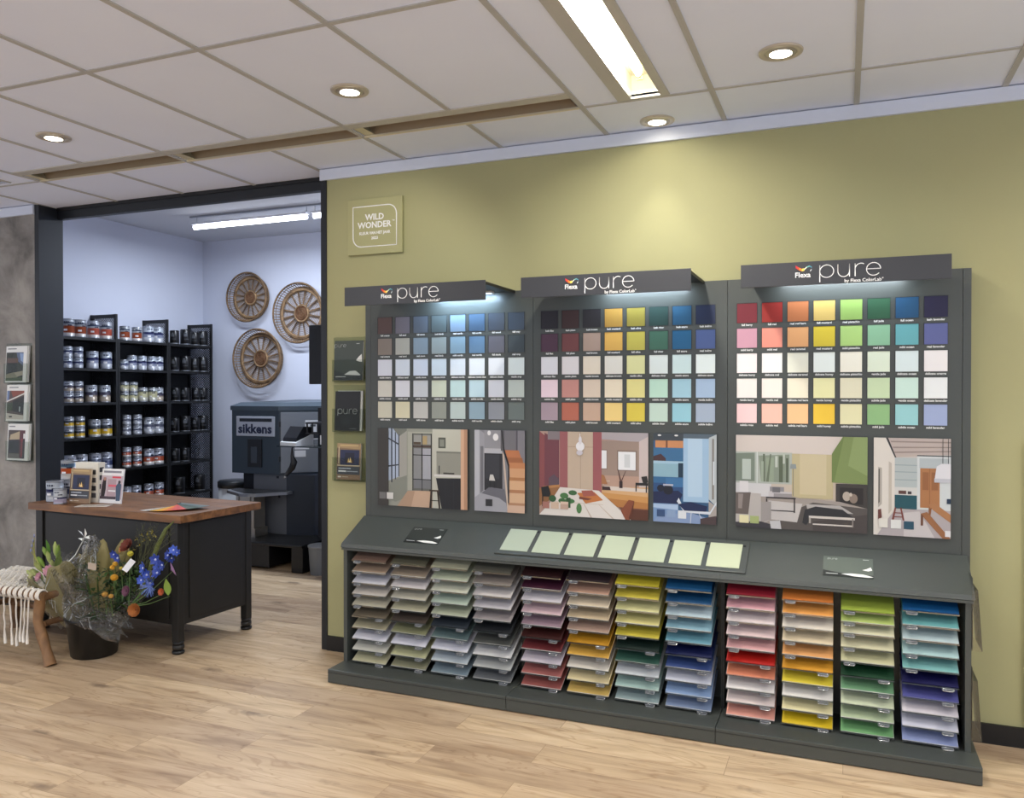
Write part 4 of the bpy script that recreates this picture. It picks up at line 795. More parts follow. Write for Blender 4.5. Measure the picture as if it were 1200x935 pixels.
rows = [
 # rack, row, [(kind, size, x position in the 6x zoom, stacked)]
 (0, 0, [('orange', 0, 122, 0), ('orange', 0, 203, 0), ('salmon', 0, 298, 0), ('salmon', 0, 388, 0)]),
 (0, 1, [('navy striped', 1, 115, 1), ('navy striped', 1, 190, 1), ('navy striped', 0, 290, 0), ('navy striped', 0, 388, 0)]),
 (0, 2, [('beige', 1, 122, 1), ('beige', 1, 190, 1), ('beige', 0, 280, 0), ('beige', 0, 374, 0)]),
 (0, 3, [('yellow', 1, 123, 1), ('yellow', 1, 200, 1), ('yellow', 0, 303, 0), ('yellow', 0, 398, 0)]),
 (0, 4, [('blue', 0, 128, 0), ('blue', 0, 210, 0), ('blue', 0, 306, 0), ('blue', 0, 402, 0)]),
 (1, 0, [('orange', 2, 518, 0), ('orange', 2, 604, 0), ('navy striped', 0, 686, 0), ('navy striped', 0, 762, 0)]),
 (1, 1, [('navy striped', 1, 510, 0), ('navy striped', 2, 568, 0), ('navy striped', 2, 638, 0), ('navy striped', 2, 708, 0), ('navy striped', 2, 776, 0)]),
 (1, 2, [('cream', 1, 512, 1), ('cream', 1, 576, 1), ('cream', 2, 643, 0), ('cream', 2, 712, 0), ('beige', 2, 776, 0)]),
 (1, 3, [('grey', 1, 528, 1), ('grey', 1, 604, 1), ('grey', 0, 686, 0), ('grey', 0, 762, 0)]),
 (1, 4, [('red orange', 1, 528, 1), ('red orange', 1, 602, 1), ('red orange', 0, 684, 0), ('red orange', 0, 762, 0)]),
 (1, 5, [('red orange', 2, 525, 0), ('red orange', 2, 594, 0), ('red orange', 2, 682, 0), ('red orange', 2, 758, 0)]),
 (2, 0, [('black', 2, 868, 0), ('black', 0, 945, 0), ('black', 2, 1012, 0), ('black', 0, 1082, 0)]),
 (2, 1, [('black', 2, 868, 0), ('black', 0, 945, 0), ('black', 2, 1008, 0), ('black', 0, 1086, 0)]),
 (2, 2, [('black', 2, 875, 0), ('black', 2, 940, 0), ('black', 2, 1018, 0), ('black', 2, 1082, 0)]),
 (2, 3, [('black', 2, 868, 0), ('black', 0, 940, 0), ('black', 2, 1014, 0), ('black', 0, 1082, 0)]),
 (2, 4, [('black', 2, 872, 0), ('black', 2, 938, 0)]),
 (2, 5, [('black', 3, 898, 0), ('black', 3, 1042, 0)])]
for rk, ro, items in rows:
    prev = None
    for i, (kd, sm, X6, st) in enumerate(items):
        px = 60 + X6 / 6; y = y_at(px)
        r = {0: .052, 1: .042, 2: .046, 3: .058}[sm]
        if prev is not None: y = max(y, prev[0] + prev[1] + r + .002)
        lo_, hi_ = yends[rk]; y = min(max(y, lo_ + .026 + r), hi_ - .026 - r)
        prev = (y, r)
        z = SHZ[ro]
        where = '%s from the left, %s shelf, %s rack' % (W3[i], row_n[ro], rn[rk])
        nm = 'black paint tin' if kd == 'black' else kd + ' paint tin'
        g = 'paint tins on the %s rack' % rn[rk]
        if st:
            put_can(kd, sm, y, z, 'lower %s of the %s stacked pair, %s shelf, %s rack' % (nm, W3[i], row_n[ro], rn[rk]), g)
            put_can(kd, sm, y, z + .096, 'upper %s of the %s stacked pair, %s shelf, %s rack' % (nm, W3[i], row_n[ro], rn[rk]), g)
        else: put_can(kd, sm, y, z, '%s, %s' % (nm, where), g)

# ------------------------------------------------------------------ TINTING MACHINE
t = thing('tinting_machine', 'large dark grey paint tinting machine lettered sikkens in the back room', 'tinting machine', (-4.86, 2.0, 0))
SK = mat('2c3944', .38); SKD = mat('151c24', .42); SKG = mat('72777e', .45); STL = mat('b8b2a6', .28, .85)
fp = [(-.50, 0), (.04, 0), (.40, .32), (.56, .52), (.56, .95), (-.50, .95)]
m = MB(); m.prism(fp, .80, 1.40, SK); m.build('head', t)
def off(pts, d): 
    cxm = sum(p[0] for p in pts)/len(pts); cym = sum(p[1] for p in pts)/len(pts)
    return [(cxm + (x-cxm)*(1+d), cym + (y-cym)*(1+d)) for x, y in pts]
m = MB(); lo = off(fp, .02); hi = off(fp, -.05)
a_ = [m.bm.verts.new((x, y, 1.39)) for x, y in lo]; b_ = [m.bm.verts.new((x, y, 1.43)) for x, y in lo]; c_ = [m.bm.verts.new((x, y + .06, 1.462 + .02*max(0, y))) for x, y in hi]
fs = []
for q, s in ((a_, b_), (b_, c_)):
    for i in range(6): fs.append(m.bm.faces.new((q[i], q[(i+1) % 6], s[(i+1) % 6], s[i])))
fs.append(m.bm.faces.new(c_)); fs.append(m.bm.faces.new(a_[::-1])); m.paint(fs, mat('3a4650', .4), None); m.build('lid', t)
m = MB(); m.box((-.44, -.012, 1.15), (.0, -.001, 1.335), mat('b4bac4', .35, .3), bevel=.004); m.box((-.40, -.015, 1.285), (-.03, -.012, 1.315), SKD); pl = m.build('name_plate', t)
text('name_text', 'sikkens', .115, mat('1b2440', .5), pl, (-.222, -.0145, 1.215), bold=.0045, sx=1.10, spacing=1.04)
m = MB(); m.box((-.31, -.01, .86), (-.15, -.001, 1.12), mat('0a0c10', .4)); m.box((-.27, -.013, .90), (-.20, -.01, 1.05), mat('333a42', .3)); m.build('dispense_window', t)
# angled grey door on the right flank
dvec = Vector((.36, .32, 0)).normalized(); nvec = Vector((dvec.y, -dvec.x, 0)); Mx = Matrix.Translation((.04, 0, 0)) @ Matrix.Rotation(math.atan2(dvec.y, dvec.x), 4, 'Z')
m = MB(); m.box((.015, -.012, .815), (.465, -.001, 1.375), SKG, bevel=.003, M=Mx); dr = m.build('door', t)
for zz in (1.24, .92):
    m = MB(); m.box((-.004, -.016, zz), (.016, -.001, zz+.05), SKD, M=Mx); m.build('hinge', dr)
m = MB(); m.box((.235, -.014, 1.12), (.37, -.012, 1.30), None, 'd8dade', M=Mx); m.box((.25, -.0146, 1.13), (.355, -.014, 1.19), None, '2c3036', M=Mx); m.box((.28, -.0146, 1.24), (.33, -.014, 1.26), None, '50565c', M=Mx); m.box((.14, -.014, 1.03), (.27, -.012, 1.09), None, 'd2d4d8', M=Mx); m.box((.14, -.014, .96), (.24, -.012, 1.02), None, 'd2d4d8', M=Mx); m.build('sticker', dr)
m = MB(); m.prism([(-.45, .1), (-.28, .05), (.5, .52), (.5, .93), (-.45, .93)], .22, .80, SKD); m.build('cabinet', t)
m = MB(); m.prism([(-.285, .046), (.09, .046), (.10, .056), (-.285, .056)], .24, .795, mat('60646b', .45)); m.box((.0, .04, .58), (.02, .046, .63), SKD); m.box((-.02, .04, .76), (.0, .046, .78), SKD); m.build('rear_panel', t)
m = MB(); m.prism([(.10, .03), (.36, .10), (.36, .5), (.10, .5)], .24, .80, mat('182230', .4)); m.build('right_panel', t)
m = MB(); m.box((-.30, -.18, .24), (-.10, -.02, .63), STL, bevel=.004); m.box((-.27, -.186, .28), (-.26, -.18, .62), mat('8c8880', .3, .8)); m.box((-.14, -.186, .28), (-.13, -.18, .62), mat('8c8880', .3, .8)); m.box((-.30, -.19, .24), (-.08, -.01, .32), STL, bevel=.004); m.build('lift_column', t)
m = MB(); m.prism([(-.47, -.10), (-.44, -.14), (-.16, -.30), (-.06, -.30), (.0, -.28), (.16, -.04), (.17, .03), (-.47, .03)], .625, .65, mat('8e9094', .3, .7)); m.prism([(-.44, -.08), (-.15, -.25), (-.05, -.25), (.13, -.04), (.13, .02), (-.44, .02)], .65, .654, BLACK); m.build('lift_plate', t)
# plinth and step
m = MB(); m.box((-.50, -.36, .215), (.56, .93, .245), mat('101113', .3), bevel=.01); m.build('step_top', t)
m = MB(); m.box((-.40, -.33, .02), (.19, .3, .215), mat('15171a', .45), bevel=.006); m.build('step_box', t)
m = MB(); m.box((.44, -.35, 0), (.56, .5, .22), mat('0c0d0f', .4), bevel=.008); m.build('step_leg', t)
for x in (-.36, -.05, .12):
    m = MB(); m.tube([(x, -.26, .0201), (x+.02, -.26, .0201)], .02, mat('60646a', .4), seg=12); m.build('castor', t)
m = MB(); m.box((-.45, .35, 0), (.5, .92, .215), BLACK); m.build('base', t)
# control post, monitor shelf etc. on the right
t = thing('computer_monitor', 'black monitor seen from behind, above the tinting machine beside the door frame', 'monitor', (-4.12, 1.86, 1.30))
m = MB(); m.box((-.25, -.02, .33), (.25, .02, .85), BLACK, bevel=.006); m.build('screen', t)
m = MB(); m.box((-.03, .0, .0), (.03, .03, .5), BLACK); m.box((-.10, -.04, 0), (.10, .10, .012), BLACK, bevel=.003); m.build('stand', t)
m = MB(); m.box((-.02, -.01, .85), (.0, .01, .875), BLACK); m.build('camera_clip', t)
t = thing('workstation_shelf', 'black wire and glass shelf unit right of the tinting machine', 'shelf unit', (-4.15, 1.92, 0))
m = MB(); m.box((-.17, -.20, 1.285), (.45, .12, 1.30), mat('101216', .4))
for q in range(11): m.box((-.16 + q*.055, -.203, 1.20), (-.145 + q*.055, -.197, 1.285), RACKM)
m.box((-.17, -.204, 1.197), (.45, -.196, 1.207), RACKM); m.build('upper_shelf', t)
m = MB(); m.box((-.42, -.27, 1.085), (.45, .12, 1.095), mat('2c363a', .15)); m.build('lower_shelf', t)
m = MB(); m.box((-.24, .08, 0), (.45, .2, 1.42), mat('0b0e13', .5)); m.build('back_sheet', t)
m = MB(); m.tube([(-.10, .05, 0), (-.10, .05, 1.285)], .014, RACKM, seg=8); m.tube([(.3, .05, 0), (.3, .05, 1.285)], .014, RACKM, seg=8); m.build('post', t)
m = MB(); m.box((-.015, -.206, 1.11), (.02, -.20, 1.19), WHITE); m.build('price_card', t, label='white card')
t = thing('label_printer', 'black and white label printer on the glass shelf by the machine', 'label printer', (-4.44, 1.76, 1.0952), R(-12))
m = MB(); m.prism([(-.10, 0), (.12, 0), (.12, .12), (.05, .15), (-.11, .03)], -.09, .09, WHITE, axis='x') if False else m.prism([(-.10, 0), (.10, 0), (.10, .10), (-.10, .03)], -.10, .10, mat('e2e4e4', .4), axis='x'); m.build('body', t)
m = MB(); m.prism([(-.085, .036), (.10, .10), (.10, .16), (.0, .165), (-.075, .07)], -.085, .085, mat('101114', .3), axis='x'); m.build('cover', t)
t = thing('barcode_scanner', 'black hand scanner hanging under the glass shelf by the machine', 'scanner', (-4.40, 1.64, .93))
m = MB(); m.tube([(0, 0, .15), (.0, 0, .08), (.02, 0, .03), (.0, 0, -.02), (-.06, -.01, -.09)], [.006, .014, .030, .028, .014], BLACK, seg=10); m.build('body', t)
m = MB(); m.tube([(0, 0, .152), (.0, .02, .154)], .004, BLACK, seg=6); m.ball((-.066, -.012, -.10), .012, mat('d0d4d8', .2, .6)); m.build('hook', t)
t = thing('waste_bin', 'white pedal bin with a dark lid between the rack and the machine', 'waste bin', (-5.72, 2.45, 0))
m = MB(); m.lathe([(.14, 0), (.15, .02), (.155, .60)], mat('c8ccd0', .35), seg=28); m.build('body', t)
m = MB(); m.lathe([(.165, .60), (.165, .655), (.15, .67), (.0005, .675)], mat('23272c', .35), seg=28); m.build('lid', t)
t = thing('grey_bin', 'small light grey bin at the right of the tinting machine, beside the door frame', 'waste bin', (-4.17, 1.72, 0))
m = MB(); m.lathe([(.085, 0), (.10, .235)], mat('73777a', .5), seg=24, cap=False); m.lathe([(.0005, .004), (.085, .004)], mat('73777a', .5), seg=24, cap=False); m.build('body', t)
m = MB(); m.lathe([(.10, .228), (.106, .232), (.106, .245), (.10, .25), (.02, .262), (.0005, .262)], mat('7e8285', .5), seg=24, cap=False); m.build('lid', t)

# ------------------------------------------------------------------ DESK
dk = mat('1a1917', .5, noise=.12, nscale=6); top_m = wood_mat('5d3c22', '93643a', 1.5, 9, .42)
t = thing('desk', 'dark metal desk with a worn brown wooden top on castors', 'desk', (-4.275, -.0825, 0), R(-3.4))
HD = .835; a, b, c, d = -.69, .69, -.335, .335
m = MB()
for q in range(5):
    y0 = c + (d-c)*q/5; m.box((a, y0+.0006, HD-.045), (b, y0+(d-c)/5-.0006, HD), top_m, bevel=.002)
m.build('wooden_top', t)
m = MB(); m.box((a+.05, c+.045, .17), (b-.06, d-.04, HD-.047), dk); m.build('body', t)
m = MB(); m.box((a+.12, c+.038, .20), (b-.14, c+.045, .775), dk, bevel=.003); m.build('front_panel', t)
m = MB(); m.box((b-.060, c+.12, .20), (b-.054, d-.12, .77), dk, bevel=.002); m.build('end_panel', t)
for x in (a+.05, b-.105):
    for y in (c+.03, d-.08):
        m = MB(); m.box((x, y, .07), (x+.05, y+.05, HD-.046), dk, bevel=.004); l = m.build('leg', t)
        m = MB(); m.lathe([(.026, .055), (.032, .06), (.032, .072), (.02, .078)], mat('161616', .5), cx=x+.025, cy=y+.025, seg=16); m.lathe([(.022, .02), (.034, .03), (.034, .052), (.024, .056)], mat('24211e', .5), cx=x+.025, cy=y+.025, seg=16)
        m.lathe([(.030, 0), (.036, .006), (.036, .018), (.02, .022)], mat('1a1a1a', .4), cx=x+.025, cy=y+.025, seg=16); m.build('castor', l)
# things on the desk
ZD = HD + .0002
can(.054, .135, B_['navy striped'], label='silver and navy tin at the left end of the desk', loc=(-4.872, -.265, ZD), rz=R(-30), group='paint tins on the desk')
can(.040, .098, [(0, .12, 'c4b6cc'), (.12, .34, 'c8bcd0'), (.34, .46, '23295a'), (.46, 1, 'd0d4da')], label='small silver and lilac tin in front of the tin pair on the desk', loc=(-4.725, -.345, ZD), rz=R(-30), group='paint tins on the desk')
can(.054, .130, B_['blue'], label='dark banded tin under the orange one on the desk', loc=(-4.895, -.135, ZD), rz=R(-30), group='paint tins on the desk')
can(.054, .130, [(0, .3, 'd8d4d0'), (.3, .62, 'e06028'), (.62, .7, 'c4c8cc'), (.7, .9, '54708c'), (.9, 1, 'b8bcc4')], label='bright orange banded tin stacked on another tin on the desk', loc=(-4.895, -.135, ZD + .1322), rz=R(-30), group='paint tins on the desk')
def book(name, x, y, rz, w_, h_, th, layers, label, cat, base='e8e2d4', spine=None, lean=-4):
    m = MB(); m.box((-w_/2, -th/2, 0), (w_/2, th/2, h_), None, base, bevel=.0)
    art(m, -w_/2, h_, w_, h_, -th/2, layers)
    if spine:
        for i, (f0, f1) in enumerate(spine): m.poly([(w_/2+.0004, -th*.3, h_*f0), (w_/2+.0004, th*.3, h_*f0), (w_/2+.0004, th*.3, h_*f1), (w_/2+.0004, -th*.3, h_*f1)], None, '3a3838')
    return m.build(name, None, (x, y, ZD + .001), (R(lean), 0, R(rz)), label=label, category=cat)
book('brochure', -4.625, -.285, 5, .165, .225, .012, FIRE, 'brochure with a fireplace cover standing on the desk', 'brochure', 'c8b89c', lean=-6)
CH = [('ece6d8', (0,0,1,1)), ('3a3a3c', (.70,.18,.9,.30)), ('4a4a4e', (.70,.38,.9,.50)), ('3a3a3c', (.70,.58,.9,.70)), ('5c5c60', (.70,.76,.9,.88))]
book('sample_folder', -4.625, -.20, 5, .185, .262, .06, CH, 'thick cream sample folder with black squares behind the fireplace brochure', 'folder', 'e6e0d0', [(.12, .24), (.34, .46), (.56, .68), (.76, .88)], lean=0)
MAG = [('f2f2f2', (0,0,1,1)), ('c9b8c0', (.0,.2,1,.88)), ('b59aa0', (.3,.3,.7,.8)), ('8c8a94', (.08,.06,.9,.12)), ('f4e8ea', (.45,.14,.86,.20)), ('e04858', (.5,.22,.9,.27)), ('2a2024', [(.04,.5),(.10,.26),(.22,.26),(.24,.6),(.2,.85),(.04,.85)]), ('b88878', disc(.16,.3,.06,.05)), ('e06070', (.36,.46,.78,.52)), ('f4f0f2', (.36,.62,.7,.66)), ('44546c', [(.70,.5),(.8,.40),(.95,.44),(.94,.92),(.76,.92)]), ('3a3038', disc(.85,.38,.06,.05)), ('4c3c44', (.0,.8,.74,.88))]
book('magazine', -4.43, -.215, 4, .175, .225, .010, MAG, 'white and pink magazine standing on the desk right of the folder', 'magazine', 'f2f2f2', lean=-8)
m = MB(); m.box((-.10, -.05, 0), (.10, .05, .002), None, 'd8d2c8'); m.box((-.06, -.02, .002), (.07, .01, .0022), None, 'b0a89c'); m.build('paper_slip', None, (-4.44, -.335, ZD), (0, 0, R(25)), label='loose pale paper slip lying before the brochures on the desk', category='paper')
t = thing('colour_fan', 'fanned paint colour deck lying near the desk corner', 'colour fan', (-3.925, -.13, ZD), 0)
fc = ['e4e4e2', 'd8d6d0', '8c8a86', 'c9a03a', 'e8a828', 'f0b020', 'e88a28', 'e8702c', 'e0584a', 'd84a48', 'd86058', '5c6a5c', '4e6258', '46584e', '5a6e6a', '6c7a7c']
for i, cc in enumerate(fc):
    a0 = R(258 + i * 6.2); m = MB(); M = Matrix.Translation((0, 0, .001 + .0011 * i)) @ Matrix.Rotation(a0, 4, 'Z')
    m.box((-.012, -.019, 0), (.262, .019, .0009), None, cc, M=M); m.build('colour_strip', t)
m = MB(); m.tube([(0, 0, 0), (0, 0, .021)], .006, BLACK, seg=10); m.build('rivet', t)

# ------------------------------------------------------------------ STOOL
t = thing('woven_stool', 'low branch-wood stool with white woven rope seat and hanging fringe', 'stool', (-4.62, -.62, 0))
logm = wood_mat('5a3e28', '96704a', 6, 3, .6); rope = mat('e6e0d6', .9, noise=.06, nscale=60)
ZS = .385; xa, xb, ya, yb = -.46, .32, -.19, .21
def rail(p, q, r, name='rail'):
    m = MB(); n = 9; P = []; RR = []
    for i in range(n):
        u = i/(n-1); v = Vector(p).lerp(Vector(q), u) + Vector((random.uniform(-.003, .003), random.uniform(-.003, .003), random.uniform(-.003, .003))); P.append(v); RR.append(r * random.uniform(.94, 1.06))
    m.tube(P, RR, logm, seg=12); return m.build(name, t)
rail((xa, ya, ZS), (xb+.018, ya, ZS), .026); rail((xa, yb, ZS), (xb+.018, yb, ZS), .026); rail((xb, ya, ZS-.01), (xb, yb, ZS-.01), .026); rail((xa, ya, ZS-.01), (xa, yb, ZS-.01), .026)
for (x, y, ex, ey) in ((xb-.01, ya, .10, -.03), (xb-.01, yb, .05, .02), (xa+.02, ya, -.05, -.02), (xa+.02, yb, -.04, .03)):
    m = MB(); P = [(x, y, ZS+.01), (x-ex*.05, y+ey*.2, ZS*.82), (x-ex*.10, y+ey*.4, ZS*.62), (x+ex*.25, y+ey*.5, ZS*.42), (x+ex*.75, y+ey*.8, ZS*.20), (x+ex*1.15, y+ey, 0)]
    m.tube(P, [.029, .031, .026, .031, .027, .034], logm, seg=12); m.build('leg', t)
# the front legs the photo shows in full
rail((xb+.01, ya, .22), (xb+.01, yb, .23), .018, 'stretcher'); rail((xa, ya+.0, .2), (xa, yb, .2), .018, 'stretcher')
rail((xa, yb, .17), (xb, yb, .18), .018, 'stretcher')
n = 17
for y in (ya, yb):
    m = MB()
    for i in range(n):
        x = xa + .04 + (xb - xa - .045) * i / (n-1)
        for q in range(3):
            xx = x + (q-1) * .0095
            m.tube([(xx, y + .031*math.cos(a_), ZS + .031*math.sin(a_)) for a_ in [2*PI*k/12 for k in range(12)]], .0052, rope, closed=True, seg=6)
    m.build('rope_wrap', t, label='white rope wound round a seat rail')
m = MB()
for i in range(30):
    x = xa + .03 + (xb-xa-.06) * i / 29; s = 1 if i % 2 else -1; P = []
    for k in range(13):
        u = k/12; P.append((x + .004*math.sin(k*2.3+i), ya + (yb-ya)*u, ZS + .026 + .006*s*math.cos(k*PI) - .012*math.sin(PI*u)))
    m.tube(P, .0085, rope, seg=6)
for j in range(14):
    y = ya + .03 + (yb-ya-.06) * j / 13; s = 1 if j % 2 else -1
    P = [(xa+.02 + (xb-xa-.04)*k/29, y + .002*math.sin(k), ZS + .024 + .007*s*math.cos(k*PI) - .010*math.sin(PI*j/13)) for k in range(30)]
    m.tube(P, .0075, rope, seg=6)
m.build('woven_seat', t)
for i, x in enumerate([-.40, -.33, -.26, -.19, -.125, -.06, .0, .055, .105, .15, .19, .225, .255]):
    m = MB(); L_ = random.uniform(.26, .30); P = []; RR = []
    for k in range(8):
        u = k/7; P.append((x + random.uniform(-.005, .005) + .01*u*math.sin(i), ya - .036 - .004*math.sin(3*u+i), ZS - .01 - L_*u)); RR.append(.005 if k < 6 else .009)
    m.tube(P, RR, rope, seg=6); m.build('fringe_cord', t)
for i, x in enumerate([.36, .385]):
    m = MB(); m.tube([(x, .12, ZS - .03), (x+.003, .12, ZS-.14), (x, .12, ZS-.24)], [.004, .004, .007], rope, seg=6); m.build('fringe_cord', t)

# ------------------------------------------------------------------ BUCKET
BKX, BKY = -4.165, -.59
BKS = .92
t = thing('black_bucket', 'black plastic bucket holding the wrapped flowers beside the stool', 'bucket', (BKX + .02, BKY, 0))
m = MB(); bk = mat('0e0f10', .38)
m.lathe([(.120, 0), (.127, .006), (.150, .205), (.157, .215), (.159, .232), (.151, .232), (.144, .21), (.118, .012), (.0005, .012)], bk, seg=40, cap=False); m.lathe([(.0005, .0005), (.120, .0005)], bk, seg=40, cap=False); m.build('bucket_body', t)
m = MB(); m.tube([(.157*math.cos(a_), .157*math.sin(a_), .228) for a_ in [2*PI*i/40 for i in range(40)]], .005, bk, closed=True, seg=6); m.build('rim', t)

# ------------------------------------------------------------------ BOUQUETS
def film(col='f4f8f8', gloss=.02):
    key = ('film', col, gloss)
    if key in _m: return _m[key]
    m = bpy.data.materials.new('cellophane'); m.use_nodes = True; nt = m.node_tree; nt.nodes.clear()
    o = nt.nodes.new('ShaderNodeOutputMaterial'); mx = nt.nodes.new('ShaderNodeMixShader'); t_ = nt.nodes.new('ShaderNodeBsdfTransparent'); t_.inputs[0].default_value = lin('f6f8f6')
    g = nt.nodes.new('ShaderNodeBsdfGlossy'); g.inputs['Roughness'].default_value = .06
    n = nt.nodes.new('ShaderNodeTexNoise'); n.inputs['Scale'].default_value = 26; n.inputs['Detail'].default_value = 4; n.inputs['Distortion'].default_value = 1.5
    bp = nt.nodes.new('ShaderNodeBump'); bp.inputs['Strength'].default_value = 1; bp.inputs['Distance'].default_value = .03
    t_.inputs[0].default_value = (1, 1, 1, 1); tc = nt.nodes.new('ShaderNodeTexCoord'); nt.links.new(tc.outputs['Object'], n.inputs['Vector']); nt.links.new(n.outputs['Fac'], bp.inputs['Height']); nt.links.new(bp.outputs[0], g.inputs['Normal'])
    lw = nt.nodes.new('ShaderNodeLayerWeight'); lw.inputs[0].default_value = .10; nt.links.new(bp.outputs[0], lw.inputs['Normal'])
    ad = nt.nodes.new('ShaderNodeMath'); ad.operation = 'ADD'; ad.inputs[1].default_value = gloss; ad.use_clamp = True
    tl = nt.nodes.new('ShaderNodeBsdfDiffuse'); tl.inputs[0].default_value = lin('f4f6f6'); mh = nt.nodes.new('ShaderNodeMixShader'); mh.inputs[0].default_value = .018
    nt.links.new(t_.outputs[0], mh.inputs[1]); nt.links.new(tl.outputs[0], mh.inputs[2])
    nt.links.new(lw.outputs['Fresnel'], ad.inputs[0]); nt.links.new(ad.outputs[0], mx.inputs[0]); nt.links.new(mh.outputs[0], mx.inputs[1]); nt.links.new(g.outputs[0], mx.inputs[2]); nt.links.new(mx.outputs[0], o.inputs[0])
    _m[key] = m; return m
def cone_wrap(name, parent, p0, axis, L_, r0, r1, m_, a0=0, a1=360, ragged=.03, flare=1.4, wr=.012, seed=1, n=48, k=12, thick=0):
    rnd = random.Random(seed); ax = Vector(axis).normalized(); u = ax.orthogonal().normalized(); v = ax.cross(u); mb = MB(); G = []
    ph = [rnd.uniform(0, 6.28) for _ in range(4)]
    for j in range(k+1):
        f = j/k; row = []
        for i in range(n+1):
            a = R(a0 + (a1-a0)*i/n)
            LL = L_ * (1 + ragged * (math.sin(5*a + ph[0]) + .7*math.sin(9*a + ph[1])) * f)
            r = r0 + (r1-r0) * f ** flare + wr * f * (math.sin(7*a + ph[2] + f*2) + .6*math.sin(13*a + ph[3] - f*4)) + rnd.uniform(-.25, .25)*wr*.5
            row.append(mb.bm.verts.new(Vector(p0) + ax * (LL*f) + (u*math.cos(a) + v*math.sin(a)) * r))
        G.append(row)
    fs = [mb.bm.faces.new((G[j][i], G[j][i+1], G[j+1][i+1], G[j+1][i])) for j in range(k) for i in range(n)]
    mb.paint(fs, m_, None, True)
    if name == 'cellophane':          # pale opaque tubes painting highlights along the film's folds
        cm = mat('dfe6e8', .2, spec=.8)
        for _ in range(9):
            i = rnd.randrange(0, n - 6); j = rnd.randrange(0, k - 4); P = []
            for q in range(rnd.randint(3, 5)):
                jj = min(k, j + q); ii = min(n, i + rnd.choice((0, 1, 1)) * q); P.append(G[jj][ii].co.copy())
            mb.tube(P, [.0012] * (len(P) - 1) + [.0004], cm, seg=4)
    o = mb.build(name, parent)
    if thick:
        md = o.modifiers.new('thick', 'SOLIDIFY'); md.thickness = thick
    return o
def leaf(mb, base, d, L_, w_, m_, bend=.2):
    d = Vector(d).normalized(); s = d.cross(Vector((0, 0, 1)));
    if s.length < .1: s = Vector((1, 0, 0))
    s.normalize(); up = s.cross(d); n = 6; A = []; Bv = []
    for i in range(n+1):
        u = i/n; c = Vector(base) + d*L_*u - Vector((0, 0, 1))*bend*L_*u*u; wv = w_ * math.sin(PI * min(.98, max(.02, u)) ** .8)
        A.append(mb.bm.verts.new(c + s*wv + up*.15*wv)); Bv.append(mb.bm.verts.new(c - s*wv + up*.15*wv))
    fs = [mb.bm.faces.new((A[i], A[i+1], Bv[i+1], Bv[i])) for i in range(n)]; mb.paint(fs, m_, None, True)
def petal_flower(parent, name, c, face, r, n, m_, center, cup=.4, wdt=.35, layers=1):
    c = Vector(c); face = Vector(face).normalized(); u = face.orthogonal().normalized(); v = face.cross(u); mb = MB()
    for l in range(layers):
        rl = r * (1 - .25*l)
        for i in range(n):
            a = 2*PI*(i + .5*l)/n; d = u*math.cos(a) + v*math.sin(a); s = face.cross(d)
            pts = [c, c + d*rl*.5 + s*rl*wdt + face*rl*cup*(.5+.4*l), c + d*rl*.95 + face*rl*cup*(1+.5*l) + s*rl*wdt*.5, c + d*rl + face*rl*cup*(1.05+.5*l), c + d*rl*.95 + face*rl*cup*(1+.5*l) - s*rl*wdt*.5, c + d*rl*.5 - s*rl*wdt + face*rl*cup*(.5+.4*l)]
            vs = [mb.bm.verts.new(p) for p in pts]; f = mb.bm.faces.new(vs); mb.paint([f], m_, None, True)
    if center: mb.ball(c + face*r*.12, r*.22, center, sub=1)
    return mb.build(name, parent)
stemg = mat('4f6a34', .6); leafg = mat('3c5a2c', .5); leafl = mat('7c9440', .5)
# lily bouquet in olive paper
LB = Vector((BKX - .02, BKY - .01, 0))
t = thing('lily_bouquet', 'bouquet of lily buds wrapped in olive paper, left in the bucket', 'bouquet', tuple(LB))
kraft = mat('8a8052', .55, noise=.08, nscale=20)
AX = Vector((-.52, -.08, 1)).normalized(); B0 = Vector((.0, 0, .04))
cone_wrap('paper_wrap', t, B0 + AX*.15, AX, .33, .06, .17, kraft, 0, 360, ragged=.13, flare=.85, wr=.012, seed=3, thick=.0015)
cone_wrap('paper_wrap', t, B0 + Vector((.05, .05, .12)), Vector((.08, .04, 1)), .46, .05, .12, kraft, 0, 360, ragged=.08, flare=1.0, wr=.014, seed=5, thick=.0015)
cone_wrap('cellophane', t, B0 + AX*.16, AX, .38, .09, .205, film(), 0, 360, ragged=.08, flare=1.0, wr=.016, seed=8)
tip = B0 + AX * .50
for i in range(7):
    a = 2*PI*i/7; m = MB(); e = tip + Vector((.10*math.cos(a), .08*math.sin(a), .03*math.sin(3*a)))
    m.tube([B0, (B0+e)/2 + Vector((0, 0, .02)), e], [.005, .004, .003], stemg, seg=6); m.build('stem', t)
rnd = random.Random(4)
bud = mat('a9b46a', .5); budg = mat('7d9a3e', .5); pinkm = mat('c48a9c', .5)
for i, (dx, dy, dz, L_, mm) in enumerate([(-.02, -.09, .04, .075, bud), (.05, -.02, .13, .08, budg), (-.06, -.09, .0, .06, bud), (-.10, -.03, .02, .07, bud), (-.05, -.05, .06, .075, budg), (.0, -.04, .09, .08, bud), (-.08, .0, .11, .07, budg), (-.02, .02, .13, .085, bud), (.04, -.05, .05, .07, bud), (-.13, .0, .05, .06, budg), (.03, .0, .10, .075, budg), (-.16, -.04, -.02, .06, bud)]):
    p = tip + Vector((dx, dy, dz)); d = (Vector((dx*1.4, dy, .16))).normalized()
    m = MB(); m.tube([p - d*L_*.5, p - d*L_*.2, p + d*L_*.2, p + d*L_*.5], [.004, .012, .013, .003], mm, seg=8); m.build('lily_bud', t)
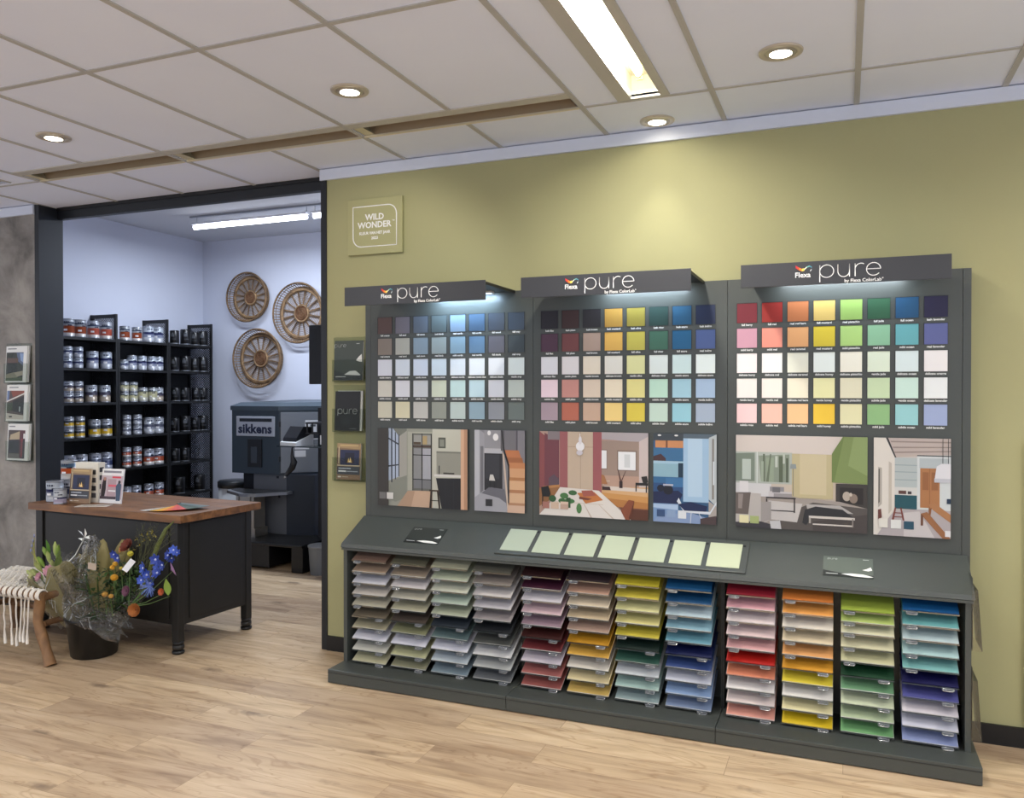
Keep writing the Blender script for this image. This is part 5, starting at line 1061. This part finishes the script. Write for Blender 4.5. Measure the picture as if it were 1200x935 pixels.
for i, (dx, dy, dz, L_, wv) in enumerate([(-.06, -.02, .17, .12, .018), (.08, -.03, .09, .13, .022), (.12, .0, .05, .11, .02), (-.17, -.02, .02, .12, .018), (-.12, -.08, -.02, .10, .016), (.02, -.08, .02, .10, .018)]):
    m = MB(); p = tip + Vector((dx*.5, dy*.5, dz-.08)); leaf(m, p, (dx, dy, .15+dz), L_, wv, leafl if i % 2 else mat('5f8a3a', .5), .15); m.build('leaf', t)
petal_flower(t, 'pink_flower', tip + Vector((.06, -.08, .02)), (.2, -1, .5), .035, 8, pinkm, mat('b06a80', .6), .5, .4, 2)
petal_flower(t, 'pink_flower', tip + Vector((-.01, -.09, -.02)), (-.1, -1, .4), .028, 8, pinkm, mat('a86880', .6), .5, .4, 2)
petal_flower(t, 'green_flower', tip + Vector((-.09, -.08, -.03)), (-.3, -1, .5), .035, 9, mat('b2b46a', .5), mat('8a8c4a', .6), .3, .3, 2)
for i in range(4):
    m = MB(); a = tip + Vector((-.05 - .02*i, -.05, .03)); e = a + Vector((-.05 + .03*i, -.03, .10 + .03*i)); m.tube([a, (a+e)/2, e], [.002, .0025, .002], mat('b0b060', .6), seg=5); m.ball(e, .008, mat('8a90b0', .6), sub=1, sc=(.7, .7, 1.6)); m.build('sprig', t)
# twist of film standing up in the middle, and the ribbon
cone_wrap('cellophane', t, Vector((.075, -.06, .46)), Vector((.10, .02, 1)), .25, .07, .012, film('ffffff', .06), 0, 360, ragged=.05, flare=.8, wr=.03, seed=11)
m = MB(); rb = mat('e8ece8', .25); P0 = Vector((.07, -.08, .71))
m.tube([P0, P0 + Vector((-.05, -.02, -.10)), P0 + Vector((-.10, -.02, -.14))], .003, rb, seg=5)
for i in range(5):
    a = 2*PI*i/5; m.poly([P0 + Vector((.0, 0, 0)), P0 + Vector((.03*math.cos(a)-.01, .01, .03*math.sin(a)+.012)), P0 + Vector((.05*math.cos(a), -.01, .04*math.sin(a)+.02)), P0 + Vector((.03*math.cos(a)+.012, .0, .03*math.sin(a)-.004))], rb)
m.build('ribbon', t)
# mixed bouquet
MBq = Vector((BKX + .13, BKY - .03, 0))
t = thing('mixed_bouquet', 'bouquet of blue, yellow and orange flowers in clear film, right over the bucket', 'bouquet', tuple(MBq))
AX = Vector((.26, -.10, 1)).normalized(); B0 = Vector((-.05, .02, .13))
cone_wrap('cellophane', t, B0, AX, .40, .05, .26, film('ffffff', .02), 120, 400, ragged=.10, flare=.75, wr=.028, seed=21)
cone_wrap('cellophane', t, Vector((-.16, -.05, .20)), Vector((.05, -.05, 1)), .24, .07, .04, film('ffffff', .06), 0, 360, ragged=.08, flare=1, wr=.03, seed=22)
cone_wrap('cellophane', t, Vector((-.12, -.07, .26)), Vector((1, -.05, -.10)), .36, .06, .05, film('ffffff', .05), 0, 360, ragged=.06, flare=1, wr=.03, seed=23)
rnd = random.Random(12)
MBQ0 = Vector((.14, -.04, .44))
foli = [mat('2c4424', .6), mat('3a5a30', .6), mat('26381f', .6), mat('4c6a34', .6)]
for i in range(46):
    a = rnd.uniform(0, 2*PI); rr = .19 * math.sqrt(rnd.random()); z = rnd.uniform(.30, .56)
    p = Vector((.07 + rr*math.cos(a)*.95, -.02 + rr*math.sin(a)*.6, z)); m = MB()
    d = Vector((math.cos(a)*.8, math.sin(a)*.6 - .4, rnd.uniform(.2, 1)))
    for q in range(5): leaf(m, p + Vector((rnd.uniform(-.02, .02), rnd.uniform(-.02, .02), rnd.uniform(-.03, .03))), d + Vector((rnd.uniform(-.7, .7), rnd.uniform(-.7, .7), rnd.uniform(-.4, .4))), rnd.uniform(.04, .09), rnd.uniform(.006, .013), foli[(i+q) % 4], .3)
    m.build('foliage', t)
for i in range(30):
    m = MB(); p = MBQ0 + Vector((rnd.uniform(-.02, .15), rnd.uniform(-.05, .03), rnd.uniform(-.10, .10)))
    for q in range(6): leaf(m, p + Vector((rnd.uniform(-.03, .03), rnd.uniform(-.02, .02), rnd.uniform(-.03, .03))), (rnd.uniform(-.6, .9), rnd.uniform(-.9, .1), rnd.uniform(-.2, 1)), rnd.uniform(.04, .085), rnd.uniform(.005, .011), foli[(i+q) % 4], .3)
    m.build('foliage', t)
for i in range(9):
    a = 2*PI*i/9; m = MB(); e = Vector((.04 + .15*math.cos(a), -.02 + .08*math.sin(a), .50)); m.tube([B0 - Vector((0, 0, .09)), (B0+e)/2, e], .004, stemg, seg=6); m.build('stem', t)
# helper: a bouquet point from what the photo shows: u right (m), z up, d towards the viewer
def bp(px, py, d=0.):
    u = (px - 600)/f_; vv = -(py - 467.5)/f_ ; pi_ = R(-.52)
    dx = -math.sin(yaw_) + u*math.cos(yaw_); dy = math.cos(yaw_) + u*math.sin(yaw_); k = (MBq.y - .14 - d + 4.1657) / dy
    return Vector((dx*k, -4.1657 + dy*k, 1.5652 + k*(vv + math.sin(pi_)))) - MBq
blue = mat('26409c', .5); blue2 = mat('3c5abc', .5); bluel = mat('6c84c8', .5)
for i, (x, y, r) in enumerate([(138, 654, .034), (168, 666, .036), (182, 656, .034), (185, 667, .034), (197, 651, .03), (203, 645, .028), (201, 654, .028), (172, 674, .034), (190, 662, .03), (176, 684, .032), (184, 672, .034), (165, 680, .028), (133, 650, .026), (207, 648, .022)]):
    petal_flower(t, 'blue_flower', bp(x, y, .02*(i % 3)), (rnd.uniform(-.4, .4), -1, rnd.uniform(-.1, .6)), r, 6, [blue, blue2][i % 2], mat('c8d0f0', .6), .35, .3, 2)
c = bp(175, 688, .05)
m = MB()
for i in range(40):
    a = rnd.uniform(0, 2*PI); b2 = rnd.uniform(-.5, 1.2); d = Vector((math.cos(a)*math.cos(b2), -abs(math.sin(b2))*.6 - .2, math.sin(a)*math.cos(b2))).normalized()
    m.tube([c, c + d*.03, c + d*.055 + Vector((0, 0, -.004))], [.0014, .0013, .0008], bluel, seg=4)
m.build('thistle_flower', t)
for x, y, r, cc in ((133, 677, .021, 'c88e1c'), (134, 661, .015, 'c8962a'), (131, 665, .015, 'd8a030'), (152, 649, .017, 'b8ae34'), (122, 697, .017, 'b88a3a'), (129, 699, .014, 'c09040'), (141, 666, .010, 'c8b040')):
    m = MB(); mt = mat(cc, .8, bump=1.0, nscale=120); p = bp(x, y, .03); m.ball(p, r, mt, sub=2, sc=(1, 1, .9)); m.tube([p - Vector((0, 0, r)), p - Vector((.01, -.02, .12))], .002, stemg, seg=5); m.build('button_flower', t)
petal_flower(t, 'red_flower', bp(150, 641, 0), (0, -1, .7), .040, 12, mat('6a2a1a', .6), mat('4c1c12', .6), .6, .35, 3)
petal_flower(t, 'orange_flower', bp(144, 644, 0), (-.5, -1, .4), .024, 9, mat('b87838', .6), None, .7, .4, 2)
petal_flower(t, 'orange_rose', bp(159, 715, .07), (.3, -1, .2), .036, 10, mat('a5642f', .6), mat('84461f', .6), .8, .45, 3)
petal_flower(t, 'orange_flower', bp(189, 694, .04), (.1, -1, .2), .020, 10, mat('a84c22', .6), mat('7a3014', .6), .5, .35, 2)
petal_flower(t, 'pink_flower', bp(200, 668, .05), (.55, .75, .35), .040, 18, mat('9c78a4', .6), mat('7a5c80', .6), .25, .2, 2)
petal_flower(t, 'purple_flower', bp(148, 693, .03), (0, -1, .3), .030, 12, mat('5a2c44', .6), mat('40202e', .6), .4, .3, 2)
m = MB(); leaf(m, bp(196, 698, .05), (.05, -.2, 1), .095, .022, mat('7c983f', .5), 0); m.build('pale_leaf', t)
for x, y, d in ((200, 668, .05), (196, 698, .05), (189, 694, .04), (159, 715, .05), (203, 645, .02), (185, 660, .02), (150, 641, 0)):
    m = MB(); e = bp(x, y, d) + Vector((0, .012, -.008)); a = bp(150, 712, .0); m.tube([a, a.lerp(e, .5) + Vector((0, 0, -.012)), e], [.003, .0025, .0018], stemg, seg=6); m.build('stem', t)
# feathery grass and the tall spear
for i in range(26):
    m = MB(); a = bp(162 + rnd.uniform(-6, 10), 665, 0); e = bp(rnd.uniform(158, 206), rnd.uniform(607, 634), rnd.uniform(-.05, .08)); mid = (a+e)/2 + Vector((rnd.uniform(-.02, .02), 0, .015))
    m.tube([a, mid, e], [.0012, .001, .0006], mat('4e5236', .8), seg=4)
    for q in range(5):
        p = mid.lerp(e, q/5); m.tube([p, p + Vector((rnd.uniform(-.025, .025), rnd.uniform(-.02, .02), rnd.uniform(.01, .03)))], .0006, mat('5c6042', .8), seg=3)
    m.build('grass_stem', t)
m = MB(); m.tube([bp(166, 690), bp(175, 665), bp(184, 640), bp(194, 620), bp(203, 611)], [.006, .010, .013, .010, .003], mat('66703a', .8, bump=1, nscale=90), seg=8); m.build('grass_spear', t)
for x, y in ((160, 632), (166, 628), (172, 625), (178, 624), (163, 640), (169, 634), (182, 628), (157, 645), (175, 632)):
    m = MB(); p = bp(x, y)
    for q in range(5): leaf(m, p, (rnd.uniform(-1, 1), -.5, rnd.uniform(-.2, 1)), .024, .004, mat('9a8c28', .6), .1)
    m.build('yellow_blossom', t)
m = MB(); p = bp(150, 663, .09); M = Matrix.Translation(p) @ Matrix.Rotation(R(40), 4, 'Z') @ Matrix.Rotation(R(38), 4, 'Y')
m.box((-.016, -.0006, -.036), (.016, .0006, .036), None, 'eef0f4', M=M); m.build('price_card', t, label='white card')
m = MB(); p = bp(107, 664, .09) ; m.box((-.030, -.002, -.018), (.030, .002, .018), None, 'b4a494', M=Matrix.Translation(p) @ Matrix.Rotation(R(5), 4, 'Y')); m.build('tape', t)
